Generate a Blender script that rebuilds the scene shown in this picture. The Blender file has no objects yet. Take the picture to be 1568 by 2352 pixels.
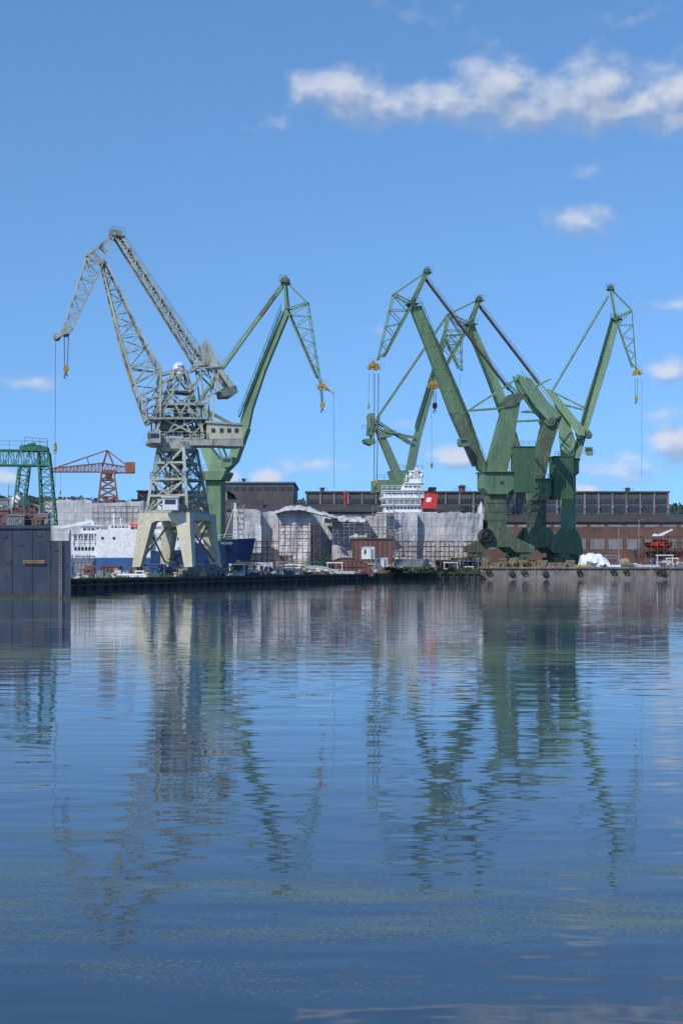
import bpy, bmesh, math, random
from mathutils import Vector, Matrix, noise
random.seed(7)
F=3267.0; CX=784.0; HZ=1296.0; CH=3.4
scene=bpy.context.scene
col=scene.collection
# ------------------------------------------------------------------ survey helpers
def P(px,py,D): return Vector(((px-CX)*D/F, D, CH+(HZ-py)*D/F))
def X(px,D): return (px-CX)*D/F
def Z(py,D): return CH+(HZ-py)*D/F
# ------------------------------------------------------------------ mesh builder
class MB:
    def __init__(s): s.v=[];s.f=[];s.mi=[];s.m=0
    def add(s,vs,fs):
        o=len(s.v); s.v+= [Vector(v) for v in vs]
        for f in fs: s.f.append([i+o for i in f]); s.mi.append(s.m)
    def box(s,c,sz,rz=0,e=None):
        c=Vector(c); hx,hy,hz=[q/2 for q in sz]
        ca,sa=math.cos(rz),math.sin(rz); vs=[]
        for z in(-hz,hz):
            for x,y in((-hx,-hy),(hx,-hy),(hx,hy),(-hx,hy)):
                vs.append(c+Vector((x*ca-y*sa,x*sa+y*ca,z)))
        s.add(vs,[(0,3,2,1),(4,5,6,7),(0,1,5,4),(1,2,6,5),(2,3,7,6),(3,0,4,7)])
    def bx(s,px0,px1,py0,py1,D,depth):
        x0,x1=X(px0,D),X(px1,D); z1,z0=Z(py0,D),Z(py1,D)
        s.box(((x0+x1)/2,D+depth/2,(z0+z1)/2),(abs(x1-x0),depth,abs(z1-z0)))
    def prism(s,pts,off):
        n=len(pts); off=Vector(off); pts=[Vector(p) for p in pts]
        s.add(pts+[p+off for p in pts],[list(range(n)),list(range(2*n-1,n-1,-1))]+[(i,(i+1)%n,n+(i+1)%n,n+i) for i in range(n)])
    def beam(s,a,b,w,h=None,w2=None,up=None):
        a=Vector(a);b=Vector(b);h=h or w; d=b-a
        if d.length<1e-4:return
        d.normalize(); u=Vector(up) if up else (Vector((0,0,1)) if abs(d.z)<.95 else Vector((0,1,0)))
        r=d.cross(u).normalized(); u=r.cross(d).normalized(); k=(w2/w) if w2 else 1
        vs=[]
        for p,q in((a,1),(b,k)):
            for i,j in((-1,-1),(1,-1),(1,1),(-1,1)): vs.append(p+r*(i*w/2*q)+u*(j*h/2*q))
        s.add(vs,[(0,3,2,1),(4,5,6,7),(0,1,5,4),(1,2,6,5),(2,3,7,6),(3,0,4,7)])
    def cyl(s,a,b,r,r2=None,n=10):
        a=Vector(a);b=Vector(b);r2=r if r2 is None else r2; d=(b-a).normalized()
        u=Vector((0,0,1)) if abs(d.z)<.95 else Vector((0,1,0)); p=d.cross(u).normalized(); q=p.cross(d)
        vs=[]
        for c,rr in((a,r),(b,r2)):
            for i in range(n):
                t=2*math.pi*i/n; vs.append(c+p*math.cos(t)*rr+q*math.sin(t)*rr)
        s.add(vs,[list(range(n-1,-1,-1)),list(range(n,2*n))]+[(i,(i+1)%n,n+(i+1)%n,n+i) for i in range(n)])
    def torus(s,c,ax,R,r,n=20,m=6,arc=1.0):
        c=Vector(c);d=Vector(ax).normalized();u=Vector((0,0,1)) if abs(d.z)<.95 else Vector((0,1,0))
        p=d.cross(u).normalized();q=p.cross(d); vs=[];fs=[]
        nn=n if arc==1 else n+1
        for i in range(nn):
            t=2*math.pi*i/n*arc; e=p*math.cos(t)+q*math.sin(t)
            for j in range(m):
                a=2*math.pi*j/m; vs.append(c+e*(R+r*math.cos(a))+d*(r*math.sin(a)))
        for i in range(n):
            for j in range(m):
                k=(i+1)%nn; fs.append((i*m+j,k*m+j,k*m+(j+1)%m,i*m+(j+1)%m))
        s.add(vs,fs)
    def sphere(s,c,r,sz=1,n=12):
        c=Vector(c);vs=[];fs=[]
        for i in range(n//2+1):
            ph=math.pi*i/(n//2)
            for j in range(n):
                t=2*math.pi*j/n; vs.append(c+Vector((math.sin(ph)*math.cos(t)*r,math.sin(ph)*math.sin(t)*r,math.cos(ph)*r*sz)))
        for i in range(n//2):
            for j in range(n): fs.append((i*n+j,i*n+(j+1)%n,(i+1)*n+(j+1)%n,(i+1)*n+j))
        s.add(vs,fs)
    def truss(s,A,B,n,rc,rb,mode='z',faces=(0,1,2,3)):
        A=[Vector(a) for a in A];B=[Vector(b) for b in B];m=len(A)
        st=[[A[i].lerp(B[i],k/n) for i in range(m)] for k in range(n+1)]
        for i in range(m): s.beam(A[i],B[i],rc)
        for k in range(n+1):
            for i in range(m): s.beam(st[k][i],st[k][(i+1)%m],rb)
        for k in range(n):
            for i in faces:
                j=(i+1)%m
                if mode=='x' : 
                    s.beam(st[k][i],st[k+1][j],rb); s.beam(st[k][j],st[k+1][i],rb)
                elif (k+i)%2: s.beam(st[k][i],st[k+1][j],rb)
                else: s.beam(st[k][j],st[k+1][i],rb)
    def rail(s,pts,h=1.1,sp=1.6,r=.06):
        for a,b in zip(pts[:-1],pts[1:]):
            a=Vector(a);b=Vector(b);n=max(1,int((b-a).length/sp)); up=Vector((0,0,1))
            for k in range(n+1):
                p=a.lerp(b,k/n); s.beam(p,p+up*h,r)
            s.beam(a+up*h,b+up*h,r); s.beam(a+up*h*.55,b+up*h*.55,r*.8)
def mkmesh(mb,name,mats,org,smooth=False):
    me=bpy.data.meshes.new(name); me.from_pydata([tuple(v-org) for v in mb.v],[],mb.f)
    for m in (mats if isinstance(mats,(list,tuple)) else [mats]): me.materials.append(m)
    for p,i in zip(me.polygons,mb.mi): p.material_index=i; p.use_smooth=smooth
    bm=bmesh.new();bm.from_mesh(me);bmesh.ops.recalc_face_normals(bm,faces=bm.faces);bm.to_mesh(me);bm.free()
    return me
def meta(o,label,cat,group=None):
    o["label"]=label;o["category"]=cat
    if group:o["group"]=group
def thing(name,loc,label,cat,group=None):
    o=bpy.data.objects.new(name,None);o.location=loc;o.empty_display_size=.5;col.objects.link(o);meta(o,label,cat,group);return o
def part(mb,name,mats,root,smooth=False,org=None,label=None,grand=Vector((0,0,0))):
    base=Vector(root.location)+grand
    o=bpy.data.objects.new(name,mkmesh(mb,name,mats,base,smooth)); o.parent=root;col.objects.link(o)
    if label:o["label"]=label
    return o
def sub(mb,name,mats,par,smooth=False):
    base=Vector(par.parent.location) if par.parent else Vector(par.location)
    o=bpy.data.objects.new(name,mkmesh(mb,name,mats,base,smooth)); o.parent=par;col.objects.link(o);return o
def solo(mb,name,mats,label,cat,group=None,smooth=False,kind=None):
    xs=[v.x for v in mb.v];ys=[v.y for v in mb.v];zs=[v.z for v in mb.v]
    org=Vector(((min(xs)+max(xs))/2,(min(ys)+max(ys))/2,min(zs)))
    o=bpy.data.objects.new(name,mkmesh(mb,name,mats,org,smooth));o.location=org;col.objects.link(o);meta(o,label,cat,group)
    if kind:o["kind"]=kind
    return o
# ------------------------------------------------------------------ materials
def nt_new(m): m.use_nodes=True;nt=m.node_tree;nt.nodes.clear();return nt
def nd(nt,t,**k):
    n=nt.nodes.new(t)
    for a,b in k.items():
        if a.startswith('i_'):
            key=a[2:]; key=int(key) if key.isdigit() else key.replace('_',' ')
            n.inputs[key].default_value=b
        else: setattr(n,a,b)
    return n
def ramp(nt,fac,stops):
    r=nt.nodes.new('ShaderNodeValToRGB');cr=r.color_ramp
    while len(cr.elements)<len(stops): cr.elements.new(.5)
    for e,(p,c) in zip(cr.elements,stops): e.position=p;e.color=(*c,1) if len(c)==3 else c
    nt.links.new(fac,r.inputs[0]);return r
def mixc(nt,f,a,b,mode='MIX'):
    m=nt.nodes.new('ShaderNodeMix');m.data_type='RGBA';m.blend_type=mode
    for s,v in((m.inputs[0],f),(m.inputs[6],a),(m.inputs[7],b)):
        if isinstance(v,(int,float)): s.default_value=v
        elif isinstance(v,tuple): s.default_value=(*v,1)
        else: nt.links.new(v,s)
    return m.outputs[2]
def pmat(name,c,c2=None,rust=None,ra=.5,scale=.45,rough=.65,metal=0,zs=.25,bump=.0,fine=.25,bs=3):
    m=bpy.data.materials.new(name);nt=nt_new(m);L=nt.links
    out=nd(nt,'ShaderNodeOutputMaterial');b=nd(nt,'ShaderNodeBsdfPrincipled',i_Roughness=rough,i_Metallic=metal);L.new(b.outputs[0],out.inputs[0])
    g=nd(nt,'ShaderNodeNewGeometry');mp=nd(nt,'ShaderNodeMapping');mp.inputs['Scale'].default_value=(1,1,zs);L.new(g.outputs[0],mp.inputs[0])
    n1=nd(nt,'ShaderNodeTexNoise',i_Scale=scale,i_Detail=6.0,i_Roughness=.65);L.new(mp.outputs[0],n1.inputs[0])
    c2=c2 or tuple(q*.6 for q in c)
    r=ramp(nt,n1.outputs[0],[(.36,c2),(.62,c)]);cc=r.outputs[0]
    n3=nd(nt,'ShaderNodeTexNoise',i_Scale=4.0,i_Detail=4.0);L.new(g.outputs[0],n3.inputs[0])
    r3=ramp(nt,n3.outputs[0],[(.3,(1-fine,)*3),(.7,(1+fine*.4,)*3)])
    cc=mixc(nt,1.0,cc,r3.outputs[0],'MULTIPLY')
    if rust:
        n2=nd(nt,'ShaderNodeTexNoise',i_Scale=scale*2.6,i_Detail=7.0,i_Roughness=.7);L.new(mp.outputs[0],n2.inputs[0])
        t=.62-.2*ra
        r2=ramp(nt,n2.outputs[0],[(t,(0,0,0)),(t+.1,(1,1,1))])
        cc=mixc(nt,r2.outputs[0],cc,rust)
    L.new(cc,b.inputs['Base Color'])
    if bump:
        bn=nd(nt,'ShaderNodeTexNoise',i_Scale=float(bs),i_Detail=5.0);L.new(g.outputs[0],bn.inputs[0])
        bp=nd(nt,'ShaderNodeBump',i_Strength=.8,i_Distance=bump);L.new(bn.outputs[0],bp.inputs['Height']);L.new(bp.outputs[0],b.inputs['Normal'])
    return m
RUST=(.17,.08,.04)
M=dict(
 pale=pmat('pale_weathered_paint',(.43,.45,.38),(.27,.29,.245),RUST,.3),
 cream=pmat('cream_portal_paint',(.60,.55,.41),(.46,.42,.31),(.25,.17,.1),.2),
 darkpale=pmat('dark_grey_steel',(.2,.215,.19),(.11,.12,.11),RUST,.35),
 green=pmat('crane_green_paint',(.15,.245,.135),(.105,.18,.10),(.11,.11,.075),.35),
 lgreen=pmat('light_green_paint',(.205,.33,.195),(.15,.25,.145),(.12,.155,.09),.25),
 dgreen=pmat('dark_green_paint',(.07,.145,.076),(.052,.112,.06),(.075,.07,.045),.3),
 sooty=pmat('sooty_green_steel',(.11,.145,.09),(.07,.088,.06),(.13,.2,.11),.45),
 brown=pmat('brown_primer_steel',(.15,.105,.095),(.10,.072,.064),(.11,.14,.10),.35),
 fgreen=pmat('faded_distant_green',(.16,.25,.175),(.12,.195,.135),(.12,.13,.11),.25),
 gangreen=pmat('gantry_green_paint',(.045,.19,.105),(.03,.13,.07)),
 yellow=pmat('yellow_paint',(.55,.38,.07),(.35,.22,.06),RUST,.55,scale=1.5),
 orange=pmat('orange_crane_paint',(.34,.12,.06),(.2,.08,.05),RUST,.4),
 black=pmat('black_rubber',(.025,.025,.025),(.014,.014,.014)),
 cable=pmat('steel_cable',(.07,.08,.09)),
 glass=pmat('dark_window_glass',(.035,.05,.065),(.02,.03,.04),rough=.15),
 dock=pmat('dock_blue_grey_steel',(.034,.056,.092),(.02,.032,.055),(.055,.06,.068),.45,scale=.3,rough=.55),
 conc=pmat('quay_concrete',(.26,.235,.21),(.13,.115,.10),(.14,.085,.065),.45,scale=.6,bump=.05),
 darkquay=pmat('dark_quay_timber',(.05,.045,.04),(.025,.024,.022),(.07,.07,.03),.4,scale=.8,bump=.05),
 ground=pmat('yard_ground_gravel',(.19,.165,.14),(.11,.10,.08),(.06,.08,.03),.35,scale=.15,zs=1,bump=.03),
 white=pmat('white_ship_paint',(.78,.79,.8),(.66,.67,.68),(.4,.3,.22),-.4),
 offwhite=pmat('grimy_white_sheet',(.56,.56,.56),(.40,.40,.41),bump=.06,scale=.9,bs=2),
 blue=pmat('ship_blue_hull',(.02,.052,.16),(.013,.034,.105),(.05,.04,.05),.1),
 bstripe=pmat('ship_bright_blue_band',(.035,.12,.32),(.025,.085,.22)),
 red=pmat('red_paint',(.6,.035,.03),(.45,.03,.025)),
 redbrown=pmat('red_primer_steel',(.20,.085,.07),(.12,.06,.05),(.11,.085,.075),.45,scale=.6),
 rust=pmat('rusted_scaffold',(.17,.10,.075),(.10,.065,.05)),
 scaff=pmat('scaffold_tube_steel',(.28,.26,.25),(.17,.14,.13)),
 hallwall=pmat('dark_hall_cladding',(.10,.093,.095),(.06,.057,.06),(.11,.085,.07),.3,scale=.2),
 hallroof=pmat('bitumen_roof',(.07,.062,.06),(.045,.04,.04),(.085,.065,.055),.4,scale=.12),
 bluegrey=pmat('blue_grey_roof_edge',(.18,.22,.26),(.12,.15,.18)),
 pilaster=pmat('pale_pilaster',(.26,.25,.25),(.16,.15,.15)),
 tank=pmat('white_tank_paint',(.75,.76,.76),(.6,.6,.6)),
 ggrey=pmat('grey_container_paint',(.24,.26,.27),(.16,.17,.18),RUST,.2),
 cgreen=pmat('green_container_paint',(.035,.11,.08),(.025,.08,.055),RUST,.2),
 tarpor=pmat('tan_tarp',(.55,.3,.14),(.35,.18,.09),scale=1),
 wood=pmat('timber_stack',(.28,.2,.11),(.15,.1,.06),scale=1.2),
)
def brickmat():
    m=bpy.data.materials.new('red_brick');nt=nt_new(m);L=nt.links
    out=nd(nt,'ShaderNodeOutputMaterial');b=nd(nt,'ShaderNodeBsdfPrincipled',i_Roughness=.85);L.new(b.outputs[0],out.inputs[0])
    g=nd(nt,'ShaderNodeNewGeometry');mp=nd(nt,'ShaderNodeMapping');mp.inputs['Rotation'].default_value=(math.radians(90),0,0);L.new(g.outputs[0],mp.inputs[0])
    br=nd(nt,'ShaderNodeTexBrick',i_Scale=1.0);br.inputs['Color1'].default_value=(.17,.075,.055,1);br.inputs['Color2'].default_value=(.12,.057,.044,1);br.inputs['Mortar'].default_value=(.16,.12,.10,1)
    br.inputs['Brick Width'].default_value=.5;br.inputs['Row Height'].default_value=.2;br.inputs['Mortar Size'].default_value=.02
    L.new(mp.outputs[0],br.inputs[0])
    n=nd(nt,'ShaderNodeTexNoise',i_Scale=.25,i_Detail=6.0);L.new(g.outputs[0],n.inputs[0]);r=ramp(nt,n.outputs[0],[(.3,(.6,.62,.65)),(.7,(1.1,1.08,1.08))])
    L.new(mixc(nt,1.0,br.outputs[0],r.outputs[0],'MULTIPLY'),b.inputs['Base Color']);return m
M['brick']=brickmat()
def wrapmat():
    m=bpy.data.materials.new('scaffold_sheeting');nt=nt_new(m);L=nt.links
    out=nd(nt,'ShaderNodeOutputMaterial');b=nd(nt,'ShaderNodeBsdfPrincipled',i_Roughness=.5);L.new(b.outputs[0],out.inputs[0])
    g=nd(nt,'ShaderNodeNewGeometry');mp=nd(nt,'ShaderNodeMapping');mp.inputs['Rotation'].default_value=(math.radians(90),0,0);L.new(g.outputs[0],mp.inputs[0])
    br=nd(nt,'ShaderNodeTexBrick',i_Scale=1.0);br.offset=0.0
    br.inputs['Color1'].default_value=(.50,.49,.495,1);br.inputs['Color2'].default_value=(.41,.405,.415,1);br.inputs['Mortar'].default_value=(.29,.28,.28,1)
    br.inputs['Brick Width'].default_value=2.4;br.inputs['Row Height'].default_value=2.0;br.inputs['Mortar Size'].default_value=.07;br.inputs['Mortar Smooth'].default_value=.6
    L.new(mp.outputs[0],br.inputs[0])
    n=nd(nt,'ShaderNodeTexNoise',i_Scale=.3,i_Detail=6.0,i_Roughness=.65);L.new(g.outputs[0],n.inputs[0]);r=ramp(nt,n.outputs[0],[(.32,(.70,.69,.69)),(.68,(1.15,1.15,1.14))])
    L.new(mixc(nt,1.0,br.outputs[0],r.outputs[0],'MULTIPLY'),b.inputs['Base Color'])
    n2=nd(nt,'ShaderNodeTexNoise',i_Scale=1.0,i_Detail=3.0);L.new(g.outputs[0],n2.inputs[0])
    bp=nd(nt,'ShaderNodeBump',i_Strength=.8,i_Distance=.12);L.new(n2.outputs[0],bp.inputs['Height']);L.new(bp.outputs[0],b.inputs['Normal'])
    return m
M['wrap']=wrapmat()
def leafmat(n,c,c2):
    return pmat(n,c,c2,scale=1.5,zs=1,rough=.8)
M['leaf']=leafmat('bush_leaf',(.07,.12,.03),(.03,.06,.015)); M['forest']=leafmat('forest_canopy',(.04,.07,.055),(.025,.045,.035))
# ------------------------------------------------------------------ camera
cam=bpy.data.cameras.new('camera');co=bpy.data.objects.new('camera',cam);col.objects.link(co)
cam.sensor_fit='VERTICAL';cam.sensor_height=36;cam.sensor_width=24;cam.lens=F/2352*36;cam.shift_y=-(1176-HZ)/2352
co.location=(0,0,CH);co.rotation_euler=(math.radians(90),0,0);cam.clip_end=20000;cam.clip_start=.5
scene.camera=co
# ------------------------------------------------------------------ light
sd=Vector((-.5,-.7,.78)).normalized()
sl=bpy.data.lights.new('sun','SUN');sl.energy=3.6;sl.angle=math.radians(.5);sl.color=(1,.95,.87)
so=bpy.data.objects.new('sun',sl);col.objects.link(so);so.rotation_euler=sd.to_track_quat('Z','Y').to_euler()
scene.view_settings.view_transform='Standard';scene.view_settings.look='None';scene.view_settings.exposure=0
w=bpy.data.worlds.new('World');scene.world=w;w.use_nodes=True;nt=w.node_tree;nt.nodes.clear();L=nt.links
clouds=[(775,212,155,84,1.05),(870,245,175,66,1.0),(1010,238,175,72,.95),(1130,195,125,100,1.1),(1190,250,195,78,1.05),(1370,195,125,100,1.1),(1290,240,215,80,1.0),(1420,250,225,72,1.05),(1560,210,145,98,1.05),(1590,270,155,60,.95),
 (1335,503,108,46,.85),(1352,390,55,32,.55),(70,876,100,28,.65),(1545,847,88,42,.85),(1560,1020,115,54,1.2),(1045,1052,112,46,.95),(608,1094,60,34,1.1),(530,1092,50,28,.9),(1540,694,85,28,.6),
 (860,757,50,20,.45),(1085,95,45,40,.36),(950,20,130,34,.3),(640,285,85,28,.4),(1400,1080,170,50,.65),(1540,950,85,32,.6),(720,1062,190,42,.55),(1350,1118,90,30,.9),(20,1098,75,36,.75),(930,970,75,26,.4),(1440,1050,75,30,.6),(1440,45,80,30,.28)]
grp=bpy.data.node_groups.new('cloud_field','ShaderNodeTree')
grp.interface.new_socket('dir',in_out='INPUT',socket_type='NodeSocketVector');grp.interface.new_socket('density',in_out='OUTPUT',socket_type='NodeSocketFloat')
gi=grp.nodes.new('NodeGroupInput');go=grp.nodes.new('NodeGroupOutput')
prev=None
nz0=nd(grp,'ShaderNodeTexNoise',i_Scale=38.0,i_Detail=2.0);grp.links.new(gi.outputs[0],nz0.inputs[0])
wv=nd(grp,'ShaderNodeVectorMath',operation='MULTIPLY_ADD');grp.links.new(nz0.outputs['Color'],wv.inputs[0]);wv.inputs[1].default_value=(.014,.008,0)
o1=nd(grp,'ShaderNodeVectorMath',operation='SUBTRACT');grp.links.new(gi.outputs[0],o1.inputs[0]);o1.inputs[1].default_value=(.007,.004,0);grp.links.new(o1.outputs[0],wv.inputs[2])
for(px,py,a,b,wt) in clouds:
    az=math.atan((px-CX)/F);el=math.atan((HZ-py)/F*math.cos(az))
    s_=nd(grp,'ShaderNodeVectorMath',operation='SUBTRACT');grp.links.new(wv.outputs[0],s_.inputs[0]);s_.inputs[1].default_value=(az,el,0)
    m_=nd(grp,'ShaderNodeVectorMath',operation='MULTIPLY');grp.links.new(s_.outputs[0],m_.inputs[0]);m_.inputs[1].default_value=(F/a,F/b,0)
    l_=nd(grp,'ShaderNodeVectorMath',operation='LENGTH');grp.links.new(m_.outputs[0],l_.inputs[0])
    k_=nd(grp,'ShaderNodeMath',operation='MULTIPLY_ADD');grp.links.new(l_.outputs['Value'],k_.inputs[0]);k_.inputs[1].default_value=-wt;k_.inputs[2].default_value=wt
    if prev is None: prev=k_
    else:
        x_=nd(grp,'ShaderNodeMath',operation='SMOOTH_MAX');x_.inputs[2].default_value=.18
        grp.links.new(prev.outputs[0],x_.inputs[0]);grp.links.new(k_.outputs[0],x_.inputs[1]);prev=x_
mpn=nd(grp,'ShaderNodeMapping');mpn.inputs['Scale'].default_value=(1,1.35,1);grp.links.new(gi.outputs[0],mpn.inputs[0])
nz=nd(grp,'ShaderNodeTexNoise',i_Scale=42.0,i_Detail=8.0,i_Roughness=.5);grp.links.new(mpn.outputs[0],nz.inputs[0])
fm=nd(grp,'ShaderNodeMath',operation='MULTIPLY_ADD');grp.links.new(nz.outputs[0],fm.inputs[0]);fm.inputs[1].default_value=1.35;fm.inputs[2].default_value=-.86
fa=nd(grp,'ShaderNodeMath',operation='ADD');grp.links.new(fm.outputs[0],fa.inputs[0]);grp.links.new(prev.outputs[0],fa.inputs[1])
cl=nd(grp,'ShaderNodeMapRange',interpolation_type='SMOOTHSTEP');cl.inputs['From Min'].default_value=-.15;cl.inputs['From Max'].default_value=.8
grp.links.new(fa.outputs[0],cl.inputs[0]);grp.links.new(cl.outputs[0],go.inputs[0])
tc=nd(nt,'ShaderNodeTexCoord');sp=nd(nt,'ShaderNodeSeparateXYZ');L.new(tc.outputs['Generated'],sp.inputs[0])
at=nd(nt,'ShaderNodeMath',operation='ARCTAN2');L.new(sp.outputs[0],at.inputs[0]);L.new(sp.outputs[1],at.inputs[1])
asn=nd(nt,'ShaderNodeMath',operation='ARCSINE');L.new(sp.outputs[2],asn.inputs[0])
cb=nd(nt,'ShaderNodeCombineXYZ');L.new(at.outputs[0],cb.inputs[0]);L.new(asn.outputs[0],cb.inputs[1])
g1=nd(nt,'ShaderNodeGroup',node_tree=grp);L.new(cb.outputs[0],g1.inputs[0])
of=nd(nt,'ShaderNodeVectorMath',operation='ADD');of.inputs[1].default_value=(-.006,.011,0);L.new(cb.outputs[0],of.inputs[0])
g2=nd(nt,'ShaderNodeGroup',node_tree=grp);L.new(of.outputs[0],g2.inputs[0])
df=nd(nt,'ShaderNodeMath',operation='SUBTRACT');L.new(g1.outputs[0],df.inputs[0]);L.new(g2.outputs[0],df.inputs[1])
lit=nd(nt,'ShaderNodeMapRange');lit.inputs['From Min'].default_value=-.25;lit.inputs['From Max'].default_value=.6;L.new(df.outputs[0],lit.inputs[0])
# physical sky, sampled a little above the true horizon so the haze band stays thin and blue
zz_=nd(nt,'ShaderNodeMath',operation='MULTIPLY_ADD');L.new(sp.outputs[2],zz_.inputs[0]);zz_.inputs[1].default_value=.82;zz_.inputs[2].default_value=.16
cz=nd(nt,'ShaderNodeCombineXYZ');L.new(sp.outputs[0],cz.inputs[0]);L.new(sp.outputs[1],cz.inputs[1]);L.new(zz_.outputs[0],cz.inputs[2])
nv=nd(nt,'ShaderNodeVectorMath',operation='NORMALIZE');L.new(cz.outputs[0],nv.inputs[0])
sky=nd(nt,'ShaderNodeTexSky',sky_type='NISHITA');sky.sun_disc=False;sky.sun_elevation=math.asin(sd.z);sky.sun_rotation=math.atan2(sd.x,sd.y);sky.air_density=1.0;sky.dust_density=.3;sky.ozone_density=2.5
L.new(nv.outputs[0],sky.inputs[0])
skc=mixc(nt,1.0,sky.outputs[0],(.72,1.0,1.2),'MULTIPLY')
cr=ramp(nt,lit.outputs[0],[(0.0,(2.1,2.7,3.9)),(1.0,(4.6,4.85,5.4))])
dm=nd(nt,'ShaderNodeMath',operation='MULTIPLY');L.new(g1.outputs[0],dm.inputs[0]);dm.inputs[1].default_value=.85
cmix=mixc(nt,dm.outputs[0],skc,cr.outputs[0])
bg=nd(nt,'ShaderNodeBackground',i_Strength=.15);L.new(cmix,bg.inputs[0]);wo=nd(nt,'ShaderNodeOutputWorld');L.new(bg.outputs[0],wo.inputs[0])
# ------------------------------------------------------------------ water
def watermat():
    m=bpy.data.materials.new('harbour_water');nt=nt_new(m);L=nt.links
    out=nd(nt,'ShaderNodeOutputMaterial');b=nd(nt,'ShaderNodeBsdfPrincipled',i_Roughness=.03,i_IOR=1.38)
    g=nd(nt,'ShaderNodeNewGeometry')
    def noi(sx,sy,sc,det,off=0,rg=.5):
        mp=nd(nt,'ShaderNodeMapping');mp.inputs['Scale'].default_value=(sx,sy,1);mp.inputs['Location'].default_value=(off,off,0);mp.inputs['Rotation'].default_value=(0,0,.06);L.new(g.outputs[0],mp.inputs[0])
        n=nd(nt,'ShaderNodeTexNoise',i_Scale=sc,i_Detail=det,i_Roughness=rg);L.new(mp.outputs[0],n.inputs[0]);return n.outputs[0]
    def mth(op,a,b_,c_=None,clamp=False):
        n=nd(nt,'ShaderNodeMath',operation=op);n.use_clamp=clamp
        for i,v in enumerate((a,b_,c_)):
            if v is None: continue
            if isinstance(v,(int,float)): n.inputs[i].default_value=v
            else: L.new(v,n.inputs[i])
        return n.outputs[0]
    a=noi(.4,1,.85,2.0);c=noi(.45,1,3.0,1.0,7);d=noi(.06,.3,.22,3.0,31)
    gust=nd(nt,'ShaderNodeMapRange');gust.inputs['From Min'].default_value=.38;gust.inputs['From Max'].default_value=.62;gust.inputs['To Min'].default_value=.5;gust.inputs['To Max'].default_value=1.0;L.new(d,gust.inputs[0])
    hh=mth('MULTIPLY',mth('ADD',mth('MULTIPLY',a,.027),mth('MULTIPLY',c,.0035)),gust.outputs[0])
    bp=nd(nt,'ShaderNodeBump',i_Strength=1.0,i_Distance=1.0);L.new(hh,bp.inputs['Height']);L.new(bp.outputs[0],b.inputs['Normal'])
    # floating algae: specks and thin film drifting on the surface
    sx=nd(nt,'ShaderNodeSeparateXYZ');L.new(g.outputs[0],sx.inputs[0]);Y=sx.outputs[1]
    def bandat(y0,wd):
        q=mth('DIVIDE',mth('SUBTRACT',Y,y0),wd);return mth('MAXIMUM',mth('SUBTRACT',1.0,mth('MULTIPLY',q,q)),0.0)
    near=mth('MAXIMUM',bandat(14.6,3.6),mth('MULTIPLY',bandat(20,6.0),.5));far=mth('MAXIMUM',bandat(54,9.0),mth('MAXIMUM',mth('MULTIPLY',bandat(84,9),.6),mth('MULTIPLY',bandat(150,30),.6)))
    wisp=noi(.16,.6,1.5,5.0,11,.65);spk=noi(1,1.3,20.0,3.0,3,.6)
    m1=mth('ADD',mth('MULTIPLY',near,.15),mth('MULTIPLY',wisp,.75))
    s1=nd(nt,'ShaderNodeMapRange');L.new(mth('ADD',spk,m1),s1.inputs[0]);s1.inputs['From Min'].default_value=1.04;s1.inputs['From Max'].default_value=1.11
    f2=nd(nt,'ShaderNodeMapRange');L.new(mth('ADD',mth('MULTIPLY',far,.24),wisp),f2.inputs[0]);f2.inputs['From Min'].default_value=.58;f2.inputs['From Max'].default_value=.85;f2.inputs['To Max'].default_value=.8
    fac=mth('MAXIMUM',s1.outputs[0],mth('MULTIPLY',f2.outputs[0],mth('GREATER_THAN',Y,30.0)),clamp=True)
    alg=nd(nt,'ShaderNodeBsdfPrincipled',i_Roughness=.55);alg.inputs['Base Color'].default_value=(.16,.185,.06,1)
    b.inputs['Base Color'].default_value=(.028,.056,.092,1)
    ms=nd(nt,'ShaderNodeMixShader');L.new(mth('MULTIPLY',fac,.62),ms.inputs[0]);L.new(b.outputs[0],ms.inputs[1]);L.new(alg.outputs[0],ms.inputs[2]);L.new(ms.outputs[0],out.inputs[0])
    return m
me=bpy.data.meshes.new('water');me.from_pydata([(-3000,-60,0),(3000,-60,0),(3000,3000,0),(-3000,3000,0)],[],[(0,1,2,3)]);me.materials.append(watermat())
wo_=bpy.data.objects.new('water',me);col.objects.link(wo_);meta(wo_,'calm rippled blue harbour water with green algae specks','water');wo_["kind"]='structure'
# ------------------------------------------------------------------ ground and quays
def slab(name,plan,ztop,mats,label,kind='structure',zb=-1.5):
    mb=MB();n=len(plan)
    mb.add([(x,y,ztop) for x,y in plan],[list(range(n))]);mb.m=1
    mb.add([(x,y,ztop) for x,y in plan]+[(x,y,zb) for x,y in plan],[(i,(i+1)%n,n+(i+1)%n,n+i) for i in range(n)])
    o=solo(mb,name,mats,label,name.replace('_',' '));o["kind"]=kind
    return o
qdir=Vector((41.5,106,0)).normalized();qn=Vector((qdir.y,-qdir.x,0))
slab('ground',[(-34,179),(7.5,285),(12,311),(30.2,311),(30.2,318),(4000,318),(4000,9000),(-4000,9000),(-4000,176),(-37,176)],1.5,[M['ground'],M['darkquay']],'gravel shipyard ground behind the dark quay edge')
slab('raised_quay',[(30.2,316.5),(X(1535,316.5),316.5),(X(1535,316.5),314.5),(400,314.5),(400,600),(30.2,600)],2.7,[M['ground'],M['conc']],'concrete quay with stained face in front of green cranes')
mb=MB()
a=Vector((-34,179,0))+qn*.15;b=Vector((7.5,285,0))+qn*.15
mb.beam(a+Vector((0,0,1.42)),b+Vector((0,0,1.42)),.5,.35);mb.beam(a+Vector((0,0,.75)),b+Vector((0,0,.75)),.35,.25)
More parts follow.
